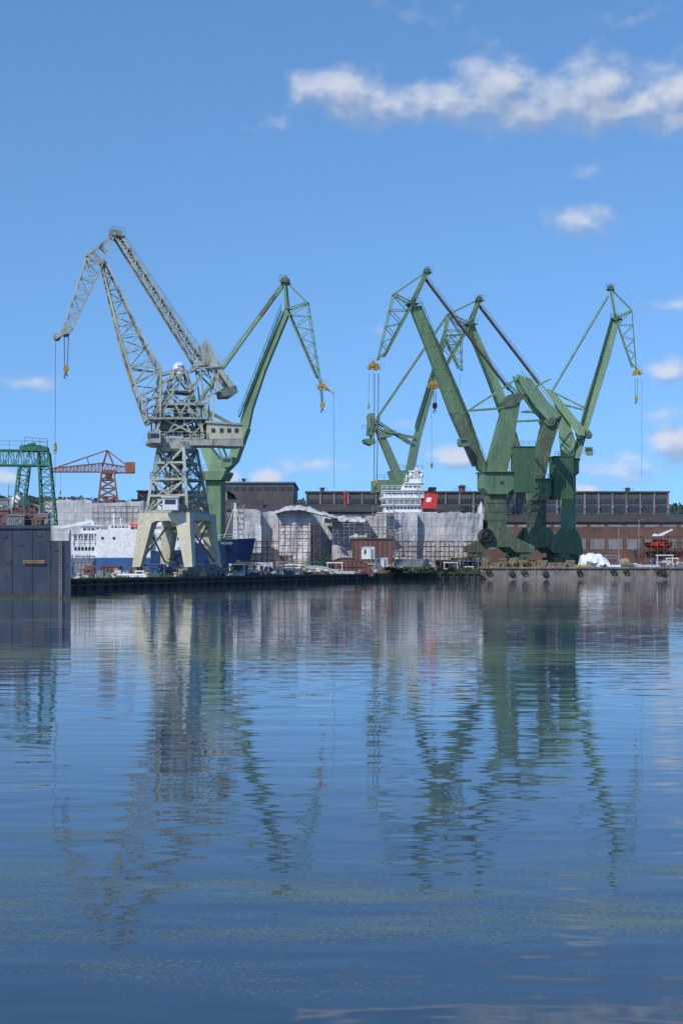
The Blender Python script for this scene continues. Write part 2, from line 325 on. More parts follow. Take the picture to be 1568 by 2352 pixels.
for k in range(46):
    p=a.lerp(b,(k+.5+random.uniform(-.2,.2))/46);mb.beam(p+Vector((0,0,-.5)),p+Vector((0,0,random.uniform(1.1,1.5))),random.uniform(.3,.5))
mb.beam((12,310.9,1.4),(30,310.9,1.4),.5,.3)
for k in range(12): mb.beam((12.5+k*1.5,310.8,-.4),(12.5+k*1.5,310.8,1.3),.35)
o=solo(mb,'quay_edge_timber',[M['darkquay']],'dark timber fendering along the low quay edge','quay edge');
M['bol']=pmat('bollard_paint',(.6,.52,.3),(.4,.35,.22),RUST,.2,scale=2)
def bollard(p,g,h=.75,mat=None):
    mb=MB();mb.cyl(p,p+Vector((0,0,h*.75)),.28,.22,12);mb.cyl(p+Vector((0,0,h*.75)),p+Vector((0,0,h)),.38,.34,12);mb.cyl(p,p+Vector((0,0,.08)),.42,.42,12)
    return solo(mb,'mooring_bollard',[mat or M['bol']],'squat pale yellow mooring bollard on the quay edge','bollard',g,True)
def quay_y(px):
    k=(px-CX)/F;return(-34-179*qdir.x/qdir.y)/(k-qdir.x/qdir.y)
for px in(185,265,340,405,470,540,600,640,695,763,828,856):
    y=quay_y(px);bollard(Vector(((px-CX)/F*y,y,1.5))-qn*.1,'mooring bollards along the low quay')
mb=MB()
mb.box(((30.2+X(1535,316.5))/2,316.35,2.62),(X(1535,316.5)-30.2,.5,.35));mb.box((X(1535,314.5)+20,314.35,2.62),(40,.5,.35))
mb.box(((30.2+X(1535,316.5))/2,316.42,.35),(X(1535,316.5)-30.2,.3,.7))
for px in range(1110,1535,56): mb.box((X(px+random.uniform(-8,8),316.4),316.42,1.4),(random.uniform(.2,.6),.16,2.1))
solo(mb,'quay_coping',[M['conc']],'stained concrete coping and ribs of the quay wall','quay coping')
for px in(1122,1175,1203,1252,1330,1407,1437,1512,1524):
    mb=MB();zz_t=random.uniform(1.2,1.9);mb.torus((X(px,316),315.95,zz_t),(0,1,0),.5,.18,18,8);mb.cyl((X(px,316),315.98,zz_t+.6),(X(px,316),316.1,2.7),.04,n=5)
    solo(mb,'fender_tyre',[M['black']],'black rubber tyre hung as fender on concrete quay','tyre','tyres hung on the quay wall',True)
# ------------------------------------------------------------------ hills
mb=MB();n=260
vs=[];
for i in range(n+1):
    x=-900+i*5.2;t=i/n
    for j,(dy,hh) in enumerate(((0,0),(15,.8),(60,1.0),(200,.8))):
        base=76-16*abs(t-.35)*1.2+8*noise.noise(Vector((x*.006,1,0)))
        z=1.5+base*hh+(3.2*noise.noise(Vector((x*.09,j*3,2)))+2.2*noise.noise(Vector((x*.3,j,5))))*(j>0)
        vs.append((x,1500+dy,z))
fs=[(i*4+j,(i+1)*4+j,(i+1)*4+j+1,i*4+j+1) for i in range(n) for j in range(3)]
mb.add(vs,fs);o=solo(mb,'hill',[M['forest']],'distant low wooded hill behind the shipyard','hill');o["kind"]='structure'
mb=MB()
for k in range(2600):
    i=random.randrange(n*1);x=vs[i*4+1][0]+random.uniform(-4,4);z=vs[i*4+2][2];y=1500+random.uniform(0,60)
    zz=z*random.uniform(.88,1.0);r=random.uniform(1.5,3.5)
    d=Vector((random.uniform(-1,1),random.uniform(-1,0),random.uniform(-.2,1))).normalized();u=d.orthogonal().normalized()*r;v=d.cross(u).normalized()*r
    c=Vector((x,y-8,zz));mb.add([c-u,c-v,c+u,c+v],[(0,1,2,3)])
o=solo(mb,'forest',[M['forest']],'dark green tree canopy covering the distant hill','forest');o["kind"]='stuff'
# ------------------------------------------------------------------ crane kit
class Crane:
    def __init__(s,name,px,D,yaw,gz,label,group=None):
        s.x0=X(px,D);s.y0=D;s.n=Vector((-math.sin(yaw),math.cos(yaw),0));s.e=Vector((math.cos(yaw),math.sin(yaw),0))
        s.root=thing(name,(s.x0,s.y0,gz),label,'crane',group);s.D=D
    def K(s,px,py,off=0):
        d=Vector(((px-CX)/F,1,(HZ-py)/F));c=Vector((0,0,CH));p0=Vector((s.x0,s.y0,0))
        t=(s.n.dot(p0))/s.n.dot(Vector((d.x,d.y,0)))
        return c+d*t+s.n*off
    def plate(s,mb,poly,w,off=0): mb.prism([s.K(x,y,off-w/2) for x,y in poly],s.n*w)
    def pair(s,mb,a,b,t,off,ties=0,tt=None,off2=None):
        off2=off if off2 is None else off2
        for q in(-1,1): mb.beam(s.K(*a,off=q*off),s.K(*b,off=q*off2),t)
        A0,A1=s.K(*a,off=-off),s.K(*a,off=off);B0,B1=s.K(*b,off=-off2),s.K(*b,off=off2)
        for k in range(ties+1):
            f=k/max(ties,1);mb.beam(A0.lerp(B0,f),A1.lerp(B1,f),tt or t*.6)
            if k<ties:
                g=(k+1)/ties
                if k%2: mb.beam(A0.lerp(B0,f),A1.lerp(B1,g),(tt or t*.6)*.8)
                else: mb.beam(A1.lerp(B1,f),A0.lerp(B0,g),(tt or t*.6)*.8)
    def quad(s,l,r,wid,wid2=None):
        wid2=wid2 or wid
        return [s.K(*l,off=-wid),s.K(*r,off=-wid2),s.K(*r,off=wid2),s.K(*l,off=wid)]
    def part(s,mb,name,mats,**k): return part(mb,name,mats,s.root,**k)
def hookpart(C,top,hookpx,col_mat,size=1.0,offs=(-.5,.5),spread=4,name='hook_block'):
    mb=MB();p=C.K(*hookpx)
    for o in offs:
        for q in(-spread,spread): mb.cyl(C.K(top[0]+q,top[1],o),C.K(hookpx[0]+q*.6,hookpx[1]-3,o*.5),.05,n=5)
    C.part(mb,'hoist_rope',M['cable'])
    mb=MB();s=size
    pts=[(-.55,.2),(-.4,.9),(.4,.9),(.55,.2),(.35,-.5),(-.35,-.5)]
    mb.prism([p+C.e*(x*s)+Vector((0,0,z*s))-C.n*.3*s for x,z in pts],C.n*.6*s)
    mb.cyl(p-C.n*.4*s+Vector((0,0,.35*s)),p+C.n*.4*s+Vector((0,0,.35*s)),.45*s,n=14)
    mb.m=1;mb.cyl(p+Vector((0,0,-.5*s)),p+Vector((0,0,-.9*s)),.14*s,n=8)
    mb.torus(p+Vector((0,0,-1.25*s)),C.n,.35*s,.11*s,14,6,arc=.75)
    C.part(mb,name,[col_mat,M['black']])
def whip(C,top,bot,wt=None):
    mb=MB();mb.cyl(C.K(*top),C.K(*bot),.035,n=5);C.part(mb,'hoist_rope',M['cable'])
    if wt:
        mb=MB();p=C.K(*wt);mb.cyl(p-Vector((0,0,.5)),p+Vector((0,0,.4)),.3,.22,8);mb.torus(p-Vector((0,0,.8)),C.n,.22,.08,10,5);C.part(mb,'hook_block',M['yellow'])
def bogies(mb,c,e,length,mat=0,wz=1.5,h=1.5,n=4):
    s=Vector((-e.y,e.x,0));ang=math.atan2(e.y,e.x)
    mb.box(c+Vector((0,0,wz+h*.8)),(length*.45,.8,h*.35),ang)
    for k in(-1,1): mb.box(c+e*(k*length*.25)+Vector((0,0,wz+h*.5)),(length*.42,.65,h*.35),ang)
    for k in range(n):
        p=c+e*((k-(n-1)/2)*length/n)+Vector((0,0,wz+h*.22));mb.cyl(p-s*.3,p+s*.3,h*.24,n=12);mb.box(p+Vector((0,0,.25)),(length/n*.7,.75,h*.2),ang)
# ================================================================== crane A : pale lattice crane
A=Crane('lattice_harbour_crane',408,215,math.radians(14),1.5,'tall weathered grey lattice harbour crane on cream four-legged portal')
K=A.K
cA=Vector((A.x0,A.y0,0));ea=Vector((.93,-.36,0)).normalized();eb=Vector((.36,.93,0)).normalized()
ztp=Z(1180,215)
def leg(mb,b,t,w1,w2):
    vs=[]
    for p,ww in((b,w1),(t,w2)):
        for i,j in((-1,-1),(1,-1),(1,1),(-1,1)): vs.append(p+ea*(i*ww/2)+eb*(j*ww/2*.7))
    mb.add(vs,[(0,3,2,1),(4,5,6,7),(0,1,5,4),(1,2,6,5),(2,3,7,6),(3,0,4,7)])
mb=MB()
for i in(-1,1):
    for j in(-1,1):
        leg(mb,cA+ea*i*4.35+eb*j*4.4+Vector((0,0,3.0)),cA+ea*i*3.15+eb*j*3.6+Vector((0,0,ztp-1.5)),1.35,2.3)
for j in(-1,1):
    pts=[(-4.3,ztp),(4.3,ztp),(4.35,ztp-1.5),(2.0,ztp-1.5),(1.2,ztp-1.2),(-1.2,ztp-1.2),(-2.0,ztp-1.5),(-4.35,ztp-1.5)]
    mb.prism([cA+ea*x+eb*(j*3.6-.8)+Vector((0,0,z)) for x,z in pts],eb*1.6)
for i in(-1,1):
    pts=[(-3,ztp-.02),(3,ztp-.02),(3,ztp-1.1),(-3,ztp-1.1)]
    mb.prism([cA+eb*x*.93+ea*(i*3.6-.6)+Vector((0,0,z)) for x,z in pts],ea*1.2)
A.part(mb,'portal',M['cream'])
for i in(-1,1):
    for j in(-1,1):
        mb=MB();bogies(mb,cA+ea*i*4.35+eb*j*4.4,eb,6.5);A.part(mb,'bogie',M['darkpale'])
    mb=MB();mb.beam(cA+ea*4.35*i-eb*4.4+Vector((0,0,3.1)),cA+ea*4.35*i+eb*4.4+Vector((0,0,3.1)),.6);A.part(mb,'sill_beam',M['darkpale'])
mb=MB()
zz=1.9;k=0
while zz<ztp-2:
    s_=1 if k%2 else -1
    a=cA+eb*2.2-ea*2.0*s_+Vector((0,0,zz));b=cA+eb*2.2+ea*2.0*s_+Vector((0,0,zz+2.3))
    mb.beam(a,b,.9,.2);mb.rail([a-eb*.4,b-eb*.4],1,.7,.06);mb.rail([a+eb*.4,b+eb*.4],1,.7,.06);mb.box(b,(1.3,1.2,.12));zz+=2.3;k+=1
A.part(mb,'stair',M['darkpale'])
mb=MB()
for i in(-1,1):
    mb.beam(cA+ea*i*4.3-eb*4.2+Vector((0,0,3.5)),cA+ea*i*3.3+eb*3.6+Vector((0,0,ztp-1.4)),.2)
    mb.beam(cA+ea*i*4.3+eb*4.2+Vector((0,0,3.5)),cA+ea*i*3.3-eb*3.6+Vector((0,0,ztp-1.4)),.2)
A.part(mb,'portal_brace',M['darkpale'])
zt=Z(1026,215)
def cq(h,z,c=cA): return [c+ea*i*h+eb*j*h+Vector((0,0,z)) for i,j in((-1,-1),(1,-1),(1,1),(-1,1))]
mb=MB();zm=Z(1103,215)
mb.truss(cq(3.45,ztp),cq(2.8,zm),1,.42,.3,'x');mb.truss(cq(2.8,zm),cq(2.15,zt-.4),1,.42,.3,'x')
mb.truss(cq(3.0,ztp),cq(1.9,zt-.4),4,.12,.12)
for h,z in((3.5,ztp+.25),(2.85,zm),(3.1,Z(1140,215)),(2.5,Z(1065,215))):
    q=cq(h,z)
    for a,b in zip(q,q[1:]+q[:1]): mb.beam(a,b,.3)
A.part(mb,'tower',M['pale'])
mb=MB()
mb.cyl(cA+Vector((0,0,ztp-2)),cA+Vector((0,0,zt)),.7,.7,12)
for k in range(7):
    z0=ztp+.2+k*(zt-ztp)/7;s_=1 if k%2 else -1;z1=z0+(zt-ztp)/7
    mb.beam(cA-eb*1.4-ea*1.5*s_+Vector((0,0,z0)),cA-eb*1.4+ea*1.5*s_+Vector((0,0,z1)),.7,.15);mb.rail([cA-eb*1.7-ea*1.5*s_+Vector((0,0,z0)),cA-eb*1.7+ea*1.5*s_+Vector((0,0,z1))],1,.8,.06)
for z,h in((ztp+.4,3.9),(zm+.1,3.0)):
    q=cq(h,z);mb.rail(q+q[:1],1.0,1.3,.07)
A.part(mb,'tower_stair',M['darkpale'])
mb=MB();p=P(393,1158,209);mb.box(p,(2.2,2,1.8));mb.box(p+Vector((0,0,1.0)),(2.6,2.4,.15));mb.m=1;mb.box(p+Vector((0,-1.01,.3)),(1.6,.06,.7))
A.part(mb,'tower_cabin',[M['white'],M['glass']])
mb=MB();mb.cyl(cA+Vector((0,0,zt-.5)),cA+Vector((0,0,zt+.6)),2.9,2.9,28);mb.cyl(cA+Vector((0,0,zt-.9)),cA+Vector((0,0,zt-.5)),2.5,2.9,28)
A.plate(mb,[(338,1012),(552,1012),(552,1028),(525,1028),(500,1026),(352,1026),(338,1020)],5.0)
for o in(-2.6,2.6): mb.rail([K(335,1012,o),K(470,1012,o)],1.1,1.2,.07)
A.plate(mb,[(335,963),(470,963),(470,967),(335,967)],5.6)
for o in(-2.9,2.9):
    mb.rail([K(335,962,o),K(470,962,o)],1.1,1.2,.08)
mb.rail([K(335,962,-2.9),K(335,962,2.9)],1.1,1.2,.08)
A.part(mb,'slewing_deck',M['pale'])
mb=MB()
A.plate(mb,[(470,975),(550,980),(550,1011),(470,1011)],4.8);mb.m=1
A.plate(mb,[(466,970),(553,976),(553,980),(466,975)],5.3)
h=A.part(mb,'machinery_house',[M['cream'],M['pale']])
for x in(484,503,520,537):
    mb=MB();A.plate(mb,[(x-4,987),(x+4,987),(x+4,996),(x-4,996)],.12,-2.44)
    sub(mb,'window',M['glass'],h)
mb=MB();A.plate(mb,[(336,997),(362,997),(362,1022),(340,1022)],2.2,-2.9);mb.m=1;A.plate(mb,[(339,1001),(358,1001),(358,1011),(339,1011)],2.3,-2.9);A.plate(mb,[(335,1000),(336.6,1000),(340,1013),(338.6,1013)],1.8,-2.9)
A.part(mb,'operator_cab',[M['pale'],M['glass']])
mb=MB()
q0=A.quad((352,1010),(462,1010),2.4);q1=A.quad((366,963),(455,963),2.1);q2=A.quad((385,900),(440,905),1.5);q3=A.quad((398,852),(424,852),.9)
mb.truss(q0,q1,1,.4,.26,'x');mb.truss(q1,q2,1,.36,.24,'x');mb.truss(q2,q3,1,.36,.22,'x')
for o in(-2.2,2.2):
    for a,b in(((345,965),(412,880)),((375,1008),(445,900)),((352,1000),(352,960)),((440,1008),(380,900)),((465,1005),(425,930)),((370,880),(450,848)),((360,930),(470,930)),((350,965),(380,870)),((470,965),(455,850)),((455,850),(505,845)),((430,905),(470,855)),((485,975),(485,905)),((430,1008),(485,955)),((410,850),(366,862)),((485,905),(440,935)),((395,905),(365,960))):
        mb.beam(K(*a,off=o),K(*b,off=o),.22)
for a in((345,965),(412,880),(445,900),(380,900),(370,880),(450,848),(470,930),(360,930),(505,845),(485,905),(485,955)):
    mb.beam(K(*a,off=-2.2),K(*a,off=2.2),.2)
A.plate(mb,[(385,899),(445,899),(445,902),(385,902)],4.2);mb.rail([K(385,898,-2.1),K(445,898,-2.1)],1.1,1.2,.07)
A.plate(mb,[(362,931),(470,931),(470,934),(362,934)],4.6);mb.rail([K(362,930,-2.3),K(470,930,-2.3)],1.1,1.2,.07)
A.part(mb,'slewing_frame',M['pale'])
for a,b in(((395,1000),(420,970)),((372,1000),(392,955)),((402,960),(428,925)),((424,1005),(448,980))):
    mb=MB();A.plate(mb,[a,(b[0],a[1]),b,(a[0],b[1])],2.4,.3);c=((a[0]+b[0])/2,(a[1]+b[1])/2)
    mb.cyl(K(*c,off=-1.6),K(*c,off=1.9),.9,n=14);A.part(mb,'winch',M['darkpale'])
mb=MB();mb.cyl(K(411,860,0),K(411,845,0),1.0,.9,16);mb.sphere(K(411,845),.9,.9,14);mb.box(K(411,838,-.95),(.7,.2,.5))
A.part(mb,'apex_housing',M['white'],smooth=False)
S=[A.quad((234,613),(245,607),.7),A.quad((273,775),(322,768),1.5),A.quad((306,882),(366,851),2.1),A.quad((340,975),(364,963),2.4)]
mb=MB()
mb.truss(S[0],S[1],6,.27,.125);mb.truss(S[1],S[2],3,.3,.14);mb.truss(S[2],S[3],3,.32,.16)
for q in(-1,1):
    mb.beam(K(290,840,q*1.9),K(368,852,q*2.1),.22);mb.beam(K(325,925,q*2.1),K(375,905,q*2.1),.22);mb.beam(K(306,882,q*2),K(350,835,q*2),.16)
mb.beam(K(348,965,-2.6),K(348,965,2.6),.6)
A.part(mb,'main_jib',M['pale'])
mb=MB();
for a,b in(((236,613,-.3),(274,775,-.6)),((274,775,-.6),(306,880,-.6))):
    mb.beam(K(*a),K(*b),.4,.1)
    mb.rail([K(*a),K(*b)],.9,2.2,.05)
A.part(mb,'jib_ladder',M['darkpale'])
mb=MB();mb.truss(A.quad((262,543),(273,538),.8),A.quad((447,838),(463,826),1.3),20,.28,.12)
mb.m=1;mb.beam(K(270,550,0),K(448,826,0),.7,.1);mb.rail([K(275,545,-.9),K(462,822,-1.3)],1.0,1.8,.055)
A.part(mb,'back_stay',[M['pale'],M['darkpale']])
mb=MB()
for o in(-1.9,1.9):
    A.plate(mb,[(455,800),(463,788),(471,790),(508,852),(536,893),(524,897),(495,855),(476,842),(440,846),(440,840),(462,832)],.3,o)
    for a,b in(((450,845),(500,895)),((480,845),(505,905)),((500,850),(488,900)),((488,902),(520,898)),((476,842),(508,852))): mb.beam(K(*a,off=o),K(*b,off=o),.22)
for a in((463,795),(475,812),(487,832),(505,855),(520,880),(450,843),(532,893)): mb.beam(K(*a,off=-1.9),K(*a,off=1.9),.22)
mb.rail([K(463,788,-2),K(508,850,-2)],1.0,1.2,.06)
A.part(mb,'rocker_arm',M['pale'])
mb=MB();A.plate(mb,[(501,900),(538,891),(542,904),(528,914),(507,914)],3.9);A.plate(mb,[(503,897),(537,888),(537,891),(503,900)],4.2)
for q in(-1.4,-.5,.5,1.4): A.plate(mb,[(505,901),(533,896),(533,911),(508,912)],.08,q+2.0 if q>0 else q-1.2)
A.part(mb,'counterweight',M['darkpale'])
mb=MB()
mb.truss(A.quad((199,592),(236,607),.9),A.quad((150,745),(166,757),.8),7,.22,.11)
for o in(-.9,.9):
    for a,b in(((263,540),(198,590)),((263,540),(236,607)),((198,590),(236,607)),((215,578),(236,607)),((230,566),(246,580)),((198,590),(206,612))): mb.beam(K(*a,off=o),K(*b,off=o),.24)
for a in((263,540),(198,590),(236,607),(230,566)): mb.beam(K(*a,off=-1.2),K(*a,off=1.2),.22)
for o in(-.8,.8): A.plate(mb,[(150,745),(166,757),(160,768),(148,770),(131,779),(126,774),(140,760)],.25,o)
mb.beam(K(150,745,-.8),K(150,745,.8),.3);mb.beam(K(130,777,-.8),K(130,777,.8),.4)
A.part(mb,'fly_jib',M['pale'])
for px,py,r in((263,540,.8),(152,765,.55),(132,775,.5),(238,608,.55)):
    mb=MB();mb.cyl(K(px,py,-.5),K(px,py,.5),r,n=16);A.part(mb,'sheave',M['darkpale'])
mb=MB();A.plate(mb,[(255,541),(286,545),(286,547),(255,544)],2.4);mb.rail([K(255,541,-1.2),K(286,545,-1.2)],1.1,.8,.06)
for px,t in((252,522),(261,520),(272,530),(280,530)): mb.beam(K(px,542,.2),K(px,t,.2),.09)
A.part(mb,'apex_platform',M['darkpale'])
hookpart(A,(153,768),(152,850),M['yellow'],.75,(-.3,.3),5)
whip(A,(128,780),(127,1120),(127,1025))
# ================================================================== generic green crane
def flyjib(C,p,mat,off=.9,t=.45,bays=5):
    ap,pv,stt,ta,tb=p['apex'],p['pivot'],p['strut'],p['ta'],p['tb'];mb=MB()
    for o in(-off,off):
        mb.beam(C.K(*ap,off=o*.6),C.K(*stt,off=o),t*.7);mb.beam(C.K(*ap,off=o*.6),C.K(*pv,off=o),t*1.6);mb.beam(C.K(*stt,off=o),C.K(*pv,off=o),t*.7)
        mb.beam(C.K(*stt,off=o),C.K(*ta,off=o*.7),t*.65);mb.beam(C.K(*pv,off=o),C.K(*tb,off=o*.7),t*1.1,t)
        for i in range(bays):
            f=i/bays;g=(i+.5)/bays;l=lambda a,b,f:(a[0]+(b[0]-a[0])*f,a[1]+(b[1]-a[1])*f)
            mb.beam(C.K(*l(stt,ta,f),off=o),C.K(*l(pv,tb,g),off=o),t*.36);mb.beam(C.K(*l(pv,tb,g),off=o),C.K(*l(stt,ta,(i+1)/bays),off=o),t*.36)
    for q in(ap,pv,stt,ta,tb): mb.beam(C.K(*q,off=-off),C.K(*q,off=off),t*.7)
    for i in range(bays+1):
        f=i/bays
        for a,b in((stt,ta),(pv,tb)):
            x=a[0]+(b[0]-a[0])*f;y=a[1]+(b[1]-a[1])*f;mb.beam(C.K(x,y,-off),C.K(x,y,off),t*.36)
    return mb
def jibwalk(C,a,b,off,h=1.1):
    mb=MB();mb.beam(C.K(*a,off=off),C.K(*b,off=off),.5,.1);mb.rail([C.K(*a,off=off-.3),C.K(*b,off=off-.3)],h,2.0,.07);return mb
def tipgear(C,c,s=1.0,mirror=1):
    mb=MB();x,y=c;m=mirror;r=C.D/F
    for o in(-.8*s,.8*s): C.plate(mb,[(x-9*s*m,y-5*s),(x-2*s*m,y-7*s),(x+2*s*m,y-13*s),(x+8*s*m,y-8*s),(x+13*s*m,y+2*s),(x+3*s*m,y+2*s),(x-3*s*m,y+7*s),(x-12*s*m,y+6*s)],.22,o)
    for dx,dy,rr in((-7,3,5),(3,-4,4.5),(8,3,4)): mb.cyl(C.K(x+dx*m*s,y+dy*s,-.7*s),C.K(x+dx*m*s,y+dy*s,.7*s),rr*r*s,n=14)
    mb.rail([C.K(x-14*s*m,y+8*s,-1.2*s),C.K(x+15*s*m,y+5*s,-1.2*s)],1.0,.8,.07);mb.beam(C.K(x-14*s*m,y+8*s,-1.2*s),C.K(x+15*s*m,y+5*s,-1.2*s),.12,.2)
    mb.rail([C.K(x-6*s*m,y-12*s,1.2*s),C.K(x+10*s*m,y-12*s,1.2*s)],.8,.7,.06)
    mb.beam(C.K(x+8*s*m,y+2*s,-.5),C.K(x+18*s*m,y+4*s,-.5),.2)
    return C.part(mb,'jib_head',M['yellow'],label='yellow jib head with sheaves')
def apexgear(C,ap,mat):
    mb=MB();x,y=ap
    mb.cyl(C.K(x,y,-.5),C.K(x,y,.5),.8,n=14);C.plate(mb,[(x-9,y+3),(x+9,y+3),(x+9,y+4.5),(x-9,y+4.5)],2.6)
    mb.rail([C.K(x-9,y+3,-1.3),C.K(x+9,y+3,-1.3)],1.1,.9,.08)
    for dx in(-4,3): mb.beam(C.K(x+dx,y,0),C.K(x+dx,y-10-dx,0),.1)
    C.part(mb,'apex_platform',mat)
GG='green harbour cranes'
B=Crane('green_harbour_crane',498,268,math.radians(-14),1.5,'slim green harbour crane with tapering box jib standing behind lattice crane',GG)
K=B.K
mb=MB();B.plate(mb,[(480,1105),(512,1105),(514,1300),(478,1300)],3.0);B.plate(mb,[(462,1300),(478,1262),(514,1262),(532,1300)],5.0)
for px in(480,512): mb.beam(K(px,1105,-1.56),K(px,1300,-1.56),.25,.15)
B.part(mb,'tower',M['green'])
for q in(468,528):
    mb=MB();c=K(q,1300);bogies(mb,Vector((c.x,c.y,0)),B.e,5,wz=1.5,h=max(c.z-1.4,.8));B.part(mb,'bogie',M['sooty'])
mb=MB();B.plate(mb,[(464,1084),(526,1084),(526,1090),(518,1104),(470,1104),(464,1092)],5.2);mb.rail([K(460,1084,-2.8),K(528,1084,-2.8)],1.1,1.3,.08);B.part(mb,'slewing_platform',M['green'])
mb=MB();B.plate(mb,[(462,1022),(478,1018),(510,1058),(528,1055),(548,985),(572,985),(545,1060),(522,1084),(484,1084)],2.4);
for o in(-1.6,1.6):
    for a,b in(((470,940),(552,985)),((440,985),(470,1022)),((470,940),(520,1060)),((440,925),(550,985))): mb.beam(K(*a,off=o),K(*b,off=o),.35)
B.part(mb,'slewing_frame',M['lgreen'])
mb=MB();B.plate(mb,[(522,1052),(546,1052),(546,1070),(538,1076),(522,1076)],2.4,-2.2);mb.m=1;B.plate(mb,[(526,1056),(543,1056),(543,1064),(526,1064)],2.5,-2.2);B.part(mb,'operator_cab',[M['green'],M['glass']])
mb=MB();B.plate(mb,[(549,985),(572,985),(581,940),(611,850),(664,722),(661,709),(655,710),(601,835),(569,915)],1.1);
B.part(mb,'main_jib',M['green'])
B.part(jibwalk(B,(553,960),(650,715),-1.0),'jib_ladder',M['dgreen'])
mb=MB();mb.beam(K(655,648),K(575,757),.6,.6);mb.m=1;mb.beam(K(575,757),K(430,960),.6,.6);mb.m=2;mb.beam(K(632,679,-.02),K(598,726,-.02),.66,.66)
mb.m=0;mb.rail([K(650,656,-.4),K(505,850,-.4)],.7,2,.05)
B.part(mb,'back_stay',[M['lgreen'],M['lgreen'],M['brown']])
B.part(flyjib(B,dict(apex=(655,646),pivot=(660,711),strut=(706,696),ta=(736,880),tb=(728,868)),0,.8,.28,6),'fly_jib',M['green'])
apexgear(B,(655,646),M['dgreen']);tipgear(B,(740,890),.8)
hookpart(B,(738,895),(740,932),M['yellow'],.8,(-.3,.3),2);whip(B,(766,905),(767,1120))
mb=MB();mb.beam(K(735,885),K(766,903),.3);B.part(mb,'tip_arm',M['yellow'])
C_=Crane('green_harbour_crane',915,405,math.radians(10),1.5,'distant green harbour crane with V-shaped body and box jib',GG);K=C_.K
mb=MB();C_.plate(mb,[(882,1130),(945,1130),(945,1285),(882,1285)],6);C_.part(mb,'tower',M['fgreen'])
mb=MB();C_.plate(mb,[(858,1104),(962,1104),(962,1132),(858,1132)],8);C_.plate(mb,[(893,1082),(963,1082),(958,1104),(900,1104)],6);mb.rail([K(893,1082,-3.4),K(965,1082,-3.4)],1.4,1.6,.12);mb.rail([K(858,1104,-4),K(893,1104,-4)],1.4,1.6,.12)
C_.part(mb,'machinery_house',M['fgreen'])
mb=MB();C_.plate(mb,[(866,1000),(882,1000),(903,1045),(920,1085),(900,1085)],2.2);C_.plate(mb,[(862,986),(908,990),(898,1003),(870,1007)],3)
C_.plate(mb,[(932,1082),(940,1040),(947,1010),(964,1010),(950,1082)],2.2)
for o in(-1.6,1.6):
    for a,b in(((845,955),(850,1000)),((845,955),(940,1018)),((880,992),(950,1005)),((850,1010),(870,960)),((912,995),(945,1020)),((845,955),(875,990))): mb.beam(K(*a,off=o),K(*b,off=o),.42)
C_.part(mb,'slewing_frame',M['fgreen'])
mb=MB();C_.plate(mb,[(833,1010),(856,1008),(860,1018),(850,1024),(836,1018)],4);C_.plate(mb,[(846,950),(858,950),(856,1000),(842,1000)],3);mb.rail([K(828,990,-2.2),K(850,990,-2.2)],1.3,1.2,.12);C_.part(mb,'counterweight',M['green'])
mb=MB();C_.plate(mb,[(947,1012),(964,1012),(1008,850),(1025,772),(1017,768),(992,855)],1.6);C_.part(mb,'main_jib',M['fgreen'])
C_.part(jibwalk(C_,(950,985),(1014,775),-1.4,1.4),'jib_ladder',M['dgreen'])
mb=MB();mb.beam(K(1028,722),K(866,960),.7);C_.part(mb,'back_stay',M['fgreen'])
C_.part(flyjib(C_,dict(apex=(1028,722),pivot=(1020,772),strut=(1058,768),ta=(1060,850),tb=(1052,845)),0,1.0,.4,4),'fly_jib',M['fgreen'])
whip(C_,(1057,850),(1050,990))
